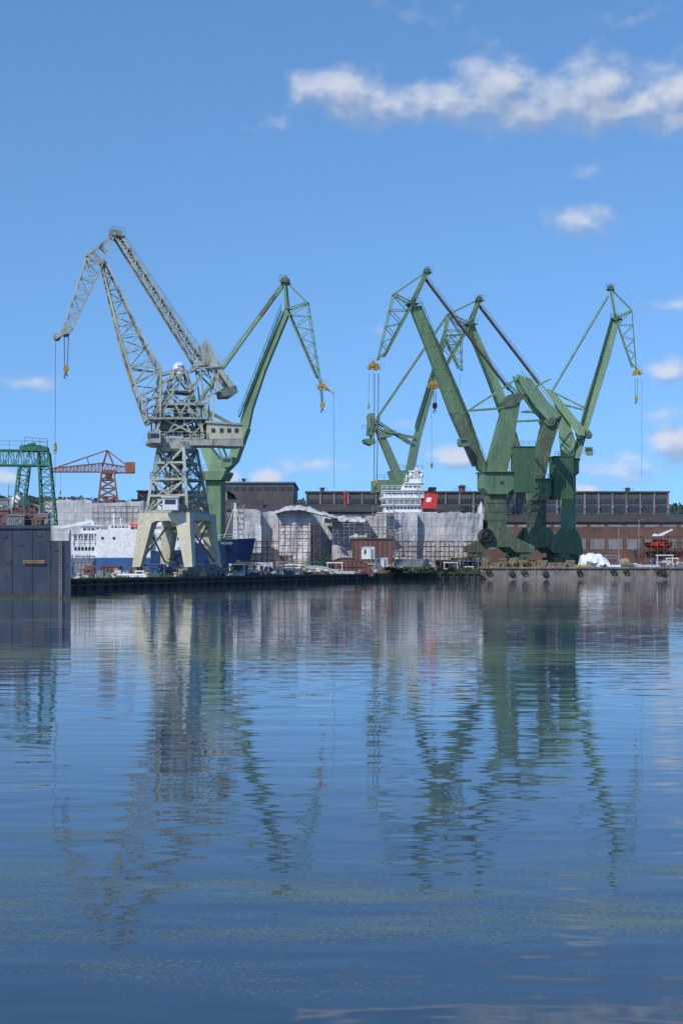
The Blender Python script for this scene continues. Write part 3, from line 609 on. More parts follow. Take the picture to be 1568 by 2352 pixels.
def bigcrane(name,px,D,yaw,label,d):
    C=Crane(name,px,D,yaw,2.7,label,GG);K=C.K
    mb=MB();x0,x1=d['col'];t,b=d['colty']
    C.plate(mb,[(x0,t),(x1,t),(x1,b-20),(x1+6,b),(x0-6,b),(x0,b-20)],3.2)
    for k in range(1,5):
        y=t+(b-t)*k/5;C.plate(mb,[(x0-.8,y),(x1+.8,y),(x1+.8,y+1.2),(x0-.8,y+1.2)],3.4)
    for q in range(14): mb.beam(K(x1-7,t+(b-20-t)*q/14,-1.75),K(x1-3,t+(b-20-t)*q/14,-1.75),.07)
    C.part(mb,'tower',M[d.get('colm','sooty')])
    mb=MB();l,r=d['base'];y=b-2
    for o in(-3.4,3.4):
        C.plate(mb,[(x0-2,y-22),(x1+2,y-22),(x1+12,y+2),(r,y+22),(r,y+36),(r-42,y+36),(r-56,y+24),(l+56,y+24),(l+42,y+36),(l,y+36),(l,y+24),(x0-18,y+4)],1.4,o)
    C.plate(mb,[(x0-1,y-21),(x1+1,y-21),(x1+7,y+10),(x0-7,y+10)],5.4)
    C.part(mb,'portal',M[d.get('basem','sooty')])
    for o in(-3.4,3.4):
        for q in(l+20,r-20):
            c=K(q,y+36,o);mb=MB();bogies(mb,Vector((c.x,c.y,0)),C.e,5.2,wz=2.7,h=c.z-2.7+.1);C.part(mb,'bogie',M['sooty'])
    mb=MB();C.plate(mb,d['turret'],5.0);tx0=min(p[0] for p in d['turret']);tx1=max(p[0] for p in d['turret']);ty=min(p[1] for p in d['turret'])
    C.plate(mb,[(tx0-3,ty-2),(tx1+3,ty-2),(tx1+3,ty),(tx0-3,ty)],6.2);mb.rail([K(tx0-3,ty-2,-3.1),K(tx1+3,ty-2,-3.1)],1.1,1.3,.09)
    for q in range(1,6):
        xx=tx0+(tx1-tx0)*q/6;C.plate(mb,[(xx-.4,ty+1),(xx+.4,ty+1),(xx+.4,ty+34),(xx-.4,ty+34)],.12,-2.54)
    mb.m=1;xx=tx0+(tx1-tx0)*.6;yy=ty+20;C.plate(mb,[(xx-3,yy),(xx+3,yy),(xx+3,yy+7),(xx-3,yy+7)],.1,-2.58)
    C.part(mb,'slewing_platform',[M['green'],M['glass']])
    if 'house' in d:
        hx0,hx1,hy0,hy1=d['house'];mb=MB();C.plate(mb,[(hx0,hy0),(hx1,hy0),(hx1,hy1),(hx0,hy1)],3.6,-2.4)
        for k in range(1,7):
            xx=hx0+(hx1-hx0)*k/7;C.plate(mb,[(xx-.3,hy0),(xx+.3,hy0),(xx+.3,hy1),(xx-.3,hy1)],.08,-4.24)
        C.plate(mb,[(hx0-1.5,hy0-2),(hx1+1.5,hy0-2),(hx1+1.5,hy0),(hx0-1.5,hy0)],4.0,-2.4)
        mb.rail([K(hx0,hy0-2,-4.3),K(hx1,hy0-2,-4.3)],1.1,1.2,.07)
        C.part(mb,'machinery_house',M['dgreen'])
    mb=MB()
    for poly,wd,off,mi in d['body']:
        mb.m=mi;C.plate(mb,poly,wd*.75,off)
    for c,r_,wd in d.get('drums',[]):
        mb.m=0;mb.cyl(K(*c,off=-wd/2),K(*c,off=wd/2),r_*D/F,n=24);mb.m=1;mb.cyl(K(*c,off=-wd/2-.15),K(*c,off=-wd/2),r_*D/F*.6,n=20)
    C.part(mb,'slewing_frame',[M['green'],M['sooty'],M['lgreen']])
    for a,b_,t_ in d['rods']:
        mb=MB();C.pair(mb,a,b_,t_*.7,1.3,4,.14);C.part(mb,'luffing_rod',M['lgreen'])
    if 'rocker' in d:
        mb=MB()
        for o in(-1.5,1.5):
            for poly in d['rocker']: C.plate(mb,poly,.7,o)
        for q in d['rticks']: mb.beam(K(*q,off=-1.5),K(*q,off=1.5),.5)
        a_,b_=d['rticks'][0],d['rticks'][-1];mb.rail([K(a_[0],a_[1]-8,-1.9),K(b_[0],b_[1]-8,-1.9)],1.0,1.4,.07)
        C.part(mb,'rocker_arm',M['lgreen'])
    mb=MB();Lf,Rt=d['jl'],d['jr']
    mb.m=0;C.plate(mb,Lf[:-1]+Rt[:-1][::-1],1.4);mb.m=1;C.plate(mb,Lf[-2:]+Rt[-2:][::-1],1.4)
    n_=9
    for i in range(1,n_):
        f=i/n_
        def al(pl):
            s=f*(len(pl)-1);q=int(s);g=s-q;return(pl[q][0]*(1-g)+pl[q+1][0]*g,pl[q][1]*(1-g)+pl[q+1][1]*g)
        a=al(Lf);b_=al(Rt);mb.m=0;C.plate(mb,[(a[0]-.3,a[1]-.5),(b_[0]+.3,b_[1]-.5),(b_[0]+.3,b_[1]+.4),(a[0]-.3,a[1]+.4)],1.5)
    C.part(mb,'main_jib',[M[d.get('jm','green')],M[d.get('jm2','sooty')]])
    side=d.get('walk','jl');pl=d[side];C.part(jibwalk(C,pl[-1],pl[0],-1.1),'jib_ladder',M['dgreen'])
    mb=MB();a,b_=d['stay'];C.pair(mb,a,b_,d.get('stt',.38),.32,12,.16);mb.rail([K(*a,off=-.8),K(*b_,off=-.8)],.9,2.4,.05);C.part(mb,'back_stay',M[d.get('stm','brown')])
    C.part(flyjib(C,d['fly'],0,1.1,d.get('ft',.5),d.get('fb',5)),'fly_jib',M[d.get('fm','green')])
    apexgear(C,d['fly']['apex'],M['dgreen'])
    mb=MB();pv=d['fly']['pivot'];mb.rail([K(pv[0]-12,pv[1],-1.6),K(pv[0]+14,pv[1],-1.6)],1.1,.9,.08);C.plate(mb,[(pv[0]-12,pv[1]),(pv[0]+14,pv[1]),(pv[0]+14,pv[1]+2),(pv[0]-12,pv[1]+2)],3.2);mb.cyl(K(*pv,off=-1.5),K(*pv,off=1.5),.7,n=12);C.part(mb,'pivot_platform',M['dgreen'])
    tipgear(C,d['tip'],d.get('ts',1),d.get('tm',1))
    if 'cab' in d:
        cx,cy=d['cab'];mb=MB();C.plate(mb,[(cx-9,cy-9),(cx+9,cy-9),(cx+9,cy+9),(cx-6,cy+9),(cx-9,cy+3)],2.4,-2.5);mb.m=1;C.plate(mb,[(cx-7,cy-6),(cx+7,cy-6),(cx+7,cy+1),(cx-7,cy+1)],2.5,-2.5);mb.m=0;mb.rail([K(cx-12,cy+9,-3.6),K(cx+14,cy+9,-3.6)],1.1,.8,.07);mb.beam(K(cx,cy-4,-1.4),K(cx,cy-4,-.4),1.0);C.part(mb,'operator_cab',[M['green'],M['glass']])
    return C
Dk=bigcrane('green_harbour_crane',1138,328,math.radians(13),'large sooty green box-girder crane with cable reel on quay portal',dict(
 col=(1116,1157),colty=(1135,1235),base=(1055,1212),turret=[(1103,1086),(1170,1086),(1170,1124),(1156,1136),(1114,1136),(1103,1122)],
 house=(1170,1213,1030,1133),
 body=[([(1112,1086),(1160,1086),(1174,1020),(1192,914),(1172,908),(1155,936),(1148,955)],3.4,0,0),([(1150,925),(1170,906),(1198,906),(1198,916),(1176,934),(1152,938)],4.2,0,1),([(1088,1052),(1112,1062),(1112,1086),(1097,1080)],3.0,0,1)],
 rods=[((1070,944),(1160,937),.4),((1068,948),(1190,868),.35),((1160,880),(1195,915),.5)],
 rocker=[[(1182,862),(1194,866),(1236,922),(1262,958),(1250,966),(1224,938),(1192,892)]],rticks=[(1190,870),(1215,910),(1250,958)],
 jl=[(940,706),(977,800),(1031,948),(1086,1072)],jr=[(963,703),(1008,795),(1076,955),(1110,1062)],walk='jr',
 stay=((976,640),(1168,895)),fly=dict(apex=(980,624),pivot=(945,698),strut=(904,676),ta=(868,825),tb=(882,818)),tip=(858,842),tm=-1,cab=(1054,1019),ft=.42,fb=4))
K=Dk.K
hookpart(Dk,(864,858),(862,1112),M['yellow'],1.0,(-.4,.4),5);whip(Dk,(847,860),(846,940),(846,930))
mb=MB();c=K(1100,1233,-5.0)
mb.torus(c,Dk.n,1.7,.14,28,6);mb.torus(c,Dk.n,1.2,.3,28,6);mb.torus(c+Dk.n*.5,Dk.n,1.7,.14,28,6)
for i in range(12):
    t=math.pi*2*i/12;mb.beam(c,c+Dk.e*math.cos(t)*1.7+Vector((0,0,math.sin(t)*1.7)),.1)
mb.cyl(c-Dk.n*.3,c+Dk.n*1.6,.4,n=12);Dk.part(mb,'cable_reel',M['black'])
Ek=bigcrane('green_harbour_crane',1232,348,math.radians(14),'large green box-girder crane with brown back stay on quay portal',dict(
 col=(1214,1248),colty=(1148,1236),base=(1166,1298),turret=[(1214,1102),(1256,1102),(1256,1140),(1246,1150),(1216,1150)],
 house=(1258,1300,1052,1148),
 body=[([(1215,1102),(1246,1102),(1262,1030),(1284,960),(1250,957),(1240,990),(1227,1050)],3.2,0,1),([(1240,955),(1276,944),(1284,960),(1250,978)],4.0,0,0)],drums=[((1255,967),13,4.0)],
 rods=[((1185,968),(1250,965),.4),((1150,930),(1260,872),.35),((1200,945),(1262,950),.4)],
 rocker=[[(1202,868),(1213,872),(1250,923),(1281,955),(1270,964),(1241,940),(1212,900)]],rticks=[(1208,874),(1236,912),(1272,958)],
 jl=[(1070,752),(1110,850),(1142,930),(1182,1060)],jr=[(1087,748),(1126,835),(1158,912),(1200,1050)],jm='lgreen',walk='jl',
 stay=((1098,700),(1236,880)),fly=dict(apex=(1099,688),pivot=(1078,745),strut=(1030,722),ta=(1000,868),tb=(1012,862)),tip=(994,886),tm=-1,ts=.9,ft=.42,fb=4))
hookpart(Ek,(998,898),(998,934),M['black'],1.0,(-.4,.4),3);whip(Ek,(990,900),(991,1075),(991,1066))
Fk=bigcrane('green_harbour_crane',1304,362,math.radians(-12),'large light green box-girder crane with cylinder counterweight and raised jib',dict(
 col=(1287,1321),colty=(1090,1240),colm='lgreen',basem='green',base=(1262,1336),turret=[(1285,1056),(1328,1056),(1328,1085),(1320,1092),(1288,1092)],
 body=[([(1288,1058),(1316,1058),(1321,1015),(1308,975),(1288,925),(1272,925),(1282,990)],3.2,0,2),([(1256,905),(1272,901),(1343,987),(1343,1003),(1328,1003)],2.6,-2,2)],drums=[((1332,998),11,5.0),((1350,998),8.5,4.6)],
 rods=[((1258,895),(1338,935),.35),((1275,925),(1335,940),.35),((1240,880),(1262,905),.5)],
 jl=[(1404,735),(1377,820),(1340,935),(1313,1056)],jr=[(1422,733),(1400,820),(1360,950),(1329,1058)],jm='lgreen',jm2='lgreen',walk='jl',
 stay=((1396,680),(1264,905)),stm='lgreen',stt=.32,fly=dict(apex=(1401,662),pivot=(1413,732),strut=(1450,713),ta=(1460,848),tb=(1450,842)),tip=(1461,856),ts=.8,cab=(1352,1038),ft=.36,fb=4))
hookpart(Fk,(1460,870),(1460,915),M['yellow'],.9,(-.4,.4),3);whip(Fk,(1473,872),(1472,1100))
# ================================================================== green gantry crane on dock & orange crane
G=Crane('gantry_crane',80,165,math.radians(6),Z(1205,165),'green lattice gantry crane on the floating dock');K=G.K
mb=MB();mb.truss(G.quad((-90,1068),(-90,1034),1.2),G.quad((112,1070),(112,1036),1.2),17,.15,.075);mb.rail([K(-90,1034,-1.5),K(112,1036,-1.5)],1,1.4,.04);G.part(mb,'gantry_beam',M['gangreen'])
for a in(((46,1072),(68,1072),(33,1180),(52,1200),1.4,6),((90,1040),(114,1040),(98,1205),(130,1205),1.6,9)):
    mb=MB();mb.truss(G.quad(a[0],a[1],1.1),G.quad(a[2],a[3],a[4]),a[5],.16,.08,'z');G.part(mb,'leg',M['gangreen'])
mb=MB();G.plate(mb,[(48,1026),(76,1022),(112,1028),(112,1034),(48,1034)],2.2);G.plate(mb,[(66,1020),(82,1018),(82,1024),(66,1024)],1.6);mb.rail([K(60,1024,-1.2),K(112,1028,-1.2)],.9,.8,.05);G.part(mb,'trolley',M['gangreen'])
O=Crane('hammerhead_crane',248,430,math.radians(8),1.5,'orange lattice hammerhead crane beyond wrapped ships');K=O.K
mb=MB();mb.truss(O.quad((234,1084),(262,1084),1.8),O.quad((226,1160),(272,1160),2.6),4,.42,.28,'x');mb.truss(O.quad((226,1160),(272,1160),2.6),O.quad((222,1290),(276,1290),3),4,.4,.28,'x');O.part(mb,'tower',M['orange'])
mb=MB();mb.truss(O.quad((120,1084),(120,1076),1.0),O.quad((236,1084),(236,1064),1.2),14,.3,.16);mb.truss(O.quad((236,1086),(236,1064),1.2),O.quad((310,1086),(310,1076),1.2),7,.3,.16)
for o in(-1,1):
    mb.beam(K(247,1034,o*.4),K(130,1074,o),.28);mb.beam(K(247,1034,o*.4),K(300,1076,o),.28);mb.beam(K(200,1052,o*.8),K(205,1066,o),.22);mb.beam(K(247,1034,0),K(236,1070,o),.4);mb.beam(K(247,1034,0),K(262,1070,o),.4)
O.part(mb,'jib',M['orange'])
mb=MB();O.plate(mb,[(288,1062),(311,1062),(311,1086),(288,1086)],3);O.part(mb,'counterweight',M['orange'])
mb=MB();O.plate(mb,[(234,1080),(268,1080),(268,1088),(234,1088)],4);O.part(mb,'slewing_platform',M['orange'])
mb=MB();O.plate(mb,[(243,1086),(258,1086),(258,1102),(243,1102)],2.5);mb.m=1;O.plate(mb,[(245,1089),(256,1089),(256,1096),(245,1096)],2.6);O.part(mb,'operator_cab',[M['orange'],M['glass']])
whip(O,(140,1084),(139,1130),(139,1130))
# ================================================================== floating dock
dk=thing('floating_dock',(-60,150,0),'dark blue grey steel floating dock wing wall with yellow rail','floating dock')
mb=MB()
def dockprism(px0,px1,pytop,D0=146,D1=168):
    z=Z(pytop,146);a=X(px0,146);b=X(px1,146)
    pl=[(a,D0),(b,D0),(b*D1/D0,D1),(a*D1/D0-10,D1)]
    mb.add([(x,y,-1) for x,y in pl]+[(x,y,z) for x,y in pl],[(0,1,2,3),(4,5,6,7)]+[(i,(i+1)%4,4+(i+1)%4,4+i) for i in range(4)])
dockprism(-500,117.5,1206);dockprism(118,163,1242)
for px in(-40,28,74,116,140): 
    zt_=Z(1208 if px<118 else 1244,146);mb.box((X(px,146),145.98,(zt_)/2),(.08,.08,zt_))
mb.box((X(-170,146),145.9,Z(1212,146)),(X(117,146)-X(-457,146),.18,.2))
for q,(px,py) in enumerate(((12,1232),(50,1250),(92,1228),(100,1275),(20,1290),(130,1262),(150,1300))): mb.box((X(px,146),145.97,Z(py,146)),(.5,.08,.35))
mb.m=1;mb.box((X(-150,146),145.95,.1),(X(163,146)-X(-463,146),.14,.35))
part(mb,'dock_wall',[M['dock'],M['darkquay']],dk)
mb=MB()
for px in(-60,60,): mb.rail([Vector((X(px-115,146),146.2,Z(1206,146))),Vector((X(px+56,146),146.2,Z(1206,146)))],1.1,1.5,.05)
mb.rail([Vector((X(119,146),146.2,Z(1242,146))),Vector((X(162,146),146.2,Z(1242,146)))],1.1,1.0,.05)
mb.rail([Vector((X(162,146),146.2,Z(1242,146))),Vector((X(162,146)*1.15,167,Z(1242,146)))],1.1,2,.05)
part(mb,'railing',M['scaff'],dk)
mb=MB()
for z in(Z(1288,146),Z(1293,146)): mb.beam((X(55,146),145.7,z),(X(104,146),145.7,z),.06)
for k in range(9): mb.beam((X(56+k*5.8,146),145.7,Z(1293,146)),(X(57+k*5.6,146),145.7,Z(1288,146)),.05)
part(mb,'yellow_rail',M['yellow'],dk)
mb=MB()
for k in range(22): mb.beam((X(138,146),145.7,.3+k*.28),(X(143,146),145.7,.3+k*.28),.05)
for px in(138,143): mb.beam((X(px,146),145.7,0),(X(px,146),145.7,Z(1244,146)),.06)
part(mb,'ladder',M['scaff'],dk)
mb=MB();c=P(42,1157,165);mb.sphere(c,1.0,1,20)
for t in range(4):
    a=math.pi/4+t*math.pi/2;mb.beam(c+Vector((math.cos(a)*.7,math.sin(a)*.7,-.5)),c+Vector((math.cos(a)*.9,math.sin(a)*.9,-2.4)),.12)
mb.cyl(c+Vector((0,0,.9)),c+Vector((0,0,1.3)),.2)
solo(mb,'spherical_tank',[M['tank']],'white spherical tank on legs among dock equipment','tank',smooth=True)
random.seed(3)
z0=Z(1206,146)
for px,w_,h_,mk,D_ in((3,2.0,1.6,'redbrown',150),(22,1.6,1.1,'redbrown',152),(40,1.8,1.0,'ggrey',149),(58,1.2,.9,'redbrown',150),(75,2.2,.9,'redbrown',152),(88,1.0,.7,'rust',149),(100,1.3,1.3,'ggrey',152),(8,1.5,3.2,'ggrey',160),(60,2.6,1.9,'redbrown',160),(28,3,2.2,'rust',162),(14,1.2,1.4,'white',155),(90,1.6,1.7,'redbrown',158)):
    mb=MB();c=Vector((X(px,D_),D_,z0+h_/2));mb.box(c,(w_,1.5,h_));mb.box(c+Vector((0,0,h_/2+.06)),(w_+.2,1.7,.12))
    mb.cyl(c+Vector((-w_*.3,0,h_/2)),c+Vector((-w_*.3,0,h_/2+.8)),.12);mb.cyl(c+Vector((-w_*.3,0,h_/2+.8)),c+Vector((-w_*.3-.5,0,h_/2+1.0)),.12);mb.torus(c+Vector((w_*.25,-.8,0)),(0,1,0),h_*.3,.06,14,5)
    for q in range(4): mb.box(c+Vector((-w_*.35+q*w_*.12,-.77,0)),(.04,.06,h_*.7))
    mb.beam(c+Vector((w_*.4,0,h_/2)),c+Vector((w_*.4,0,h_/2+random.uniform(.5,2))),.07)
    solo(mb,'ventilation_unit',[M[mk]],'boxy ventilation unit with pipes and valve on the dock','dock equipment','dock deck equipment')
# ================================================================== halls
def hall(name,label,px0,px1,ytop,D,depth,ybase,roofm,wallm,nwin=0,wy=None,pil=0,overhang=.5,pm='pilaster'):
    x0,x1=X(px0,D),X(px1,D);zt_=Z(ytop,D);root=thing(name,((x0+x1)/2,D,1.5),label,'factory hall')
    mb=MB();mb.box(((x0+x1)/2,D+depth/2,(1.5+zt_)/2),(x1-x0,depth,zt_-1.5));wl=part(mb,'wall',M[wallm],root)
    mb=MB();mb.box(((x0+x1)/2,D+depth/2,zt_+.25),(x1-x0+2*overhang,depth+2*overhang,.5));part(mb,'roof',M[roofm],root)
    if nwin:
        for i in range(nwin):
            a=x0+(x1-x0)*(i+.14)/nwin;b=x0+(x1-x0)*(i+.86)/nwin
            for j,(y0,y1) in enumerate(wy):
                mb=MB();mb.box(((a+b)/2,D-.04,(Z(y0,D)+Z(y1,D))/2),(b-a,.16,Z(y0,D)-Z(y1,D)));
                mb.m=1;
                for k in range(1,4): mb.box((a+(b-a)*k/4,D-.16,(Z(y0,D)+Z(y1,D))/2),(.09,.08,Z(y0,D)-Z(y1,D)))
                part(mb,'window',[M['glass'],M['hallwall']],root)
    if pil:
        for i in range(pil+1):
            a=x0+(x1-x0)*i/pil;mb=MB();mb.box((a,D-.2,Z((ytop+ybase)/2,D)),(.4,.5,Z(ytop+3,D)-Z(ybase,D)));mb.box((a,D-.3,Z((ytop*.4+ybase*.6),D)),(.7,.7,.9))
            part(mb,'pilaster',M[pm],root)
    return root
hall('factory_hall','long dark factory hall with clerestory windows and pilasters',704,1533,1132,445,45,1186,'hallroof','hallwall',26,[(1146,1156),(1162,1176)],26)
hall('factory_hall','tall dark factory hall with pale blue roof edge',516,674,1110,465,45,1160,'bluegrey','hallwall',9,[(1118,1126)],0)
hall('factory_hall','low dark factory hall with flat bitumen roof',318,520,1130,440,40,1160,'hallroof','hallwall',6,[(1142,1150)],6)
def leanto(px0,px1,D,yeave,ytop,depth,wallm,label,nwin,wy):
    x0,x1=X(px0,D),X(px1,D);ze=Z(yeave,D);zt_=Z(ytop,D+depth);root=thing('factory_annex',((x0+x1)/2,D,1.5),label,'factory building')
    mb=MB();mb.box(((x0+x1)/2,D+depth/2,(1.5+ze)/2),(x1-x0,depth,ze-1.5));part(mb,'wall',M[wallm],root)
    mb=MB();mb.prism([(x0-.5,D-.6,ze+.02),(x0-.5,D+depth,zt_),(x0-.5,D+depth,zt_+.4),(x0-.5,D-.6,ze+.42)],(x1-x0+1,0,0));part(mb,'roof',M['hallroof'],root)
    for i in range(nwin):
        a=x0+(x1-x0)*(i+.12)/nwin;b=x0+(x1-x0)*(i+.88)/nwin
        for y0,y1 in wy:
            mb=MB();mb.box(((a+b)/2,D-.03,(Z(y0,D)+Z(y1,D))/2),(b-a,.14,Z(y0,D)-Z(y1,D)));mb.m=1
            for k in range(1,5): mb.box((a+(b-a)*k/5,D-.14,(Z(y0,D)+Z(y1,D))/2),(.1,.08,Z(y0,D)-Z(y1,D)))
            part(mb,'window',[M['ggrey'],M['pilaster']],root)
    return root
leanto(1060,1640,425,1200,1184,18,'brick','red brick factory building with lean-to roof and window bands',14,[(1205,1211),(1238,1262)])
leanto(600,1060,428,1176,1160,16,'hallwall','dark factory annex with sloping brown roof',10,[(1184,1192)])
leanto(300,600,432,1172,1150,8,'hallwall','dark factory annex with sloping brown roof',6,[(1178,1186)])
for px,py,w_,h_,D,mk in((1060,1128,2.6,2.0,450,'brown'),(1310,1130,1.6,1.6,450,'hallwall'),(793,1150,1.0,3.2,440,'red'),(740,1128,1.6,1.2,450,'hallwall'),(905,1128,1.6,1.2,450,'hallwall'),(1150,1128,1.6,1.2,450,'hallwall'),(1440,1129,1.8,1.3,450,'hallwall'),(560,1107,1.4,1.2,470,'hallwall')):
    mb=MB();c=P(px,py,D);mb.cyl(c-Vector((0,0,2)),c+Vector((0,0,h_*.7)),w_*.4,n=10);mb.cyl(c+Vector((0,0,h_*.7)),c+Vector((0,0,h_)),w_*.62,w_*.2,10);mb.rail([c+Vector((-w_,-.5,0)),c+Vector((w_,-.5,0))],1,.8,.06)
    solo(mb,'roof_ventilator',[M[mk]],'capped ventilator stack on factory roof' if mk!='red' else 'slim red ventilator stack beside the factory roof','ventilator','ventilators on the factory roofs')
# ================================================================== wrapped ship blocks
def wrapblock(prof,ybot,D,depth,label,seed=0,mat='wrap',amp=.5,lean=0):
    mb=MB();n=max(6,int((prof[-1][0]-prof[0][0])/2.5));m=14;vs=[];
    def top(px):
        for (a,ya),(b,yb) in zip(prof[:-1],prof[1:]):
            if a<=px<=b: return ya+(yb-ya)*(px-a)/(b-a)
        return prof[-1][1]
    for i in range(n+1):
        px=prof[0][0]+(prof[-1][0]-prof[0][0])*i/n;x=X(px,D);zt_=Z(top(px),D)+.3*noise.noise(Vector((x*.7,seed,0)));zb=Z(ybot,D)
        for j in range(m+1):
            f=j/m;z=zb+(zt_-zb)*f
            y=D+lean*f+amp*noise.noise(Vector((x*.4+seed,z*.12+x*.05,seed)))*1.3+amp*.28*noise.noise(Vector((x*1.5,z*.5,seed)))
            vs.append((x,y,z))
        vs.append((x,D+lean+depth*.5,zt_+.3*noise.noise(Vector((x*.4,9,seed)))));vs.append((x,D+depth,zt_-.8));vs.append((x,D+depth,zb))
    k=m+4;fs=[(i*k+j,(i+1)*k+j,(i+1)*k+j+1,i*k+j+1) for i in range(n) for j in range(k-1)]
    fs+=[tuple(range(k-1,-1,-1)),tuple(n*k+j for j in range(k))]
    mb.add(vs,fs);return solo(mb,'wrapped_ship_block',[M[mat]],label,'wrapped ship hull','ship blocks wrapped in sheeting')
wrapblock([(100,1152),(128,1148),(210,1148),(212,1156),(262,1155),(330,1150)],1300,345,20,'pale grey ship block wrapped in gridded scaffold sheeting',3,amp=.3)
wrapblock([(538,1168),(590,1170),(598,1176)],1300,317,20,'crumpled grey sheeting wrapped around a ship hull',1,amp=.5)
wrapblock([(598,1177),(640,1173)],1300,320,18,'crumpled grey sheeting wrapped around a ship hull',2,amp=.6)
wrapblock([(640,1170),(655,1162),(690,1159),(712,1168)],1300,316,20,'crumpled grey sheeting bulging over a ship bow',4,amp=.7,lean=3)
wrapblock([(708,1176),(768,1186)],1300,327,14,'added sheeting block set back to suggest a slanted cast shadow',6,amp=.6)  # extra block, set back so its shape suggests the slanted shadow on the sheeting
wrapblock([(762,1186),(790,1184),(800,1192),(842,1188)],1300,321,20,'sagging pale sheeting draped over a ship block',5,amp=.7,lean=2)
wrapblock([(842,1186),(890,1184)],1300,330,18,'recessed pale sheeting over a ship block',7)
wrapblock([(888,1180),(900,1176),(958,1178)],1300,325,20,'long ship block wrapped in pale scaffold sheeting',8)
wrapblock([(958,1179),(1030,1177)],1300,327,20,'long ship block wrapped in pale scaffold sheeting',9)
wrapblock([(1030,1176),(1050,1176),(1108,1180)],1300,325,20,'long ship block wrapped in pale scaffold sheeting',10,amp=.6)
wrapblock([(555,1200),(575,1195),(600,1206)],1270,314,2,'torn hanging sheet on scaffold beside ship block',12,amp=.5)
def tarp(pts,D,label,depth=4,mat='offwhite',seed=0,n=40,name='loose_tarpaulin',cr_=.45):
    mb=MB();vs=[];m=8
    for i in range(n+1):
        f=i/n*(len(pts)-1);q=min(int(f),len(pts)-2);g=f-q;px=pts[q][0]*(1-g)+pts[q+1][0]*g;yt=pts[q][1]*(1-g)+pts[q+1][1]*g;yb=pts[q][2]*(1-g)+pts[q+1][2]*g
        for j in range(m+1):
            h=j/m;a=P(px,yb+(yt-yb)*math.sin(h*math.pi/2),D);a.y=D+depth*(h**2)*.8
            nn=noise.noise(Vector((a.x*1.1,h*3,seed)));a.y+=nn*.7;a.z+=(noise.noise(Vector((a.x*1.3,h*2,seed+5)))*cr_+noise.noise(Vector((a.x*.5,3,seed+8)))*cr_)*h;vs.append(a)
        a=P(px,yb,D);vs.append(Vector((a.x,D+depth*1.6,a.z)))
    k=m+2;mb.add(vs,[(i*k+j,(i+1)*k+j,(i+1)*k+j+1,i*k+j+1) for i in range(n) for j in range(k-1)]+[tuple(range(k-1,-1,-1)),tuple(n*k+j for j in range(k))])
    return solo(mb,name,[M[mat]],label,'tarpaulin',smooth=True)
tarp([(632,1174,1180),(655,1163,1173),(690,1160,1171),(735,1172,1182),(775,1186,1191)],315.5,'loose white tarpaulin slumped over the wrapped hull',cr_=.7)
tarp([(745,1190,1200),(790,1188,1198),(840,1187,1200)],320,'crumpled pale tarpaulin over scaffolding',seed=4,cr_=.6)
tarp([(1332,1300,1304),(1336,1276,1304),(1352,1270,1304),(1385,1273,1304),(1400,1285,1304),(1403,1300,1304)],322,'white tarpaulin draped over a machine on the quay',seed=9,mat='white')
tarp([(1424,1300,1304),(1430,1284,1304),(1445,1281,1304),(1456,1300,1304)],322,'tan tarpaulin covering a heap on the quay',mat='tarpor',seed=11)
tarp([(165,1330,1334),(180,1320,1334),(205,1322,1334),(228,1330,1334)],186,'white sacks covered with sheeting on low quay',depth=2,seed=14)
# ================================================================== scaffolding
def scaffold(px0,px1,py0,py1,D,label,rows=5,cols=None,mat='rust',dep=1.6,lo=.85):
    mb=MB();x0,x1=X(px0,D),X(px1,D);z0,z1=Z(py1,D),Z(py0,D);cols=cols or max(2,int((x1-x0)/2))
    for i in range(cols+1):
        x=x0+(x1-x0)*i/cols;h=z0+(z1-z0)*random.uniform(lo,1.08)
        for y in(D,D+dep): mb.beam((x,y,z0),(x,y,h),.1)
    for r in range(1,rows+1):
        z=z0+(z1-z0)*r/rows*.95
        for y in(D,D+dep):
            mb.beam((x0,y,z),(x1,y,z),.08)
            if r<rows: mb.beam((x0,y,z+.9),(x1,y,z+.9),.06)
        for i in range(cols):
            if random.random()<.7: mb.box((x0+(x1-x0)*(i+.5)/cols,D+dep/2,z-.1),((x1-x0)/cols*.96,dep*.9,.08))
            if random.random()<.4: mb.beam((x0+(x1-x0)*i/cols,D-.02,z-(z1-z0)/rows*.9),(x0+(x1-x0)*(i+1)/cols,D-.02,z),.08)
    return solo(mb,'scaffolding',[M[mat]],label,'scaffolding','scaffolding in the yard')
scaffold(640,735,1200,1300,306,'rusty tube scaffolding with planks beside wrapped hull',6,7)
scaffold(905,1095,1240,1300,318,'low rusty scaffolding racks with planks',5,18)
scaffold(1465,1640,1228,1302,345,'rust brown scaffolding around a hull at the quay',5,12)
scaffold(505,560,1160,1240,300,'grey tube scaffolding tower beside hull',6,4,'scaff')
scaffold(765,850,1200,1250,318,'grey tube scaffolding against sheeting',3,7,'scaff')
scaffold(855,905,1160,1240,322,'grey tube scaffolding against sheeting',5,4,'scaff')
scaffold(212,330,1160,1215,338,'grey tube scaffolding around wrapped block',4,9,'scaff')
scaffold(150,215,1275,1320,215,'low grey scaffolding near the quay',2,5,'scaff')
scaffold(575,640,1240,1300,308,'rusty tube scaffolding in front of sheeting',4,5,'rust')
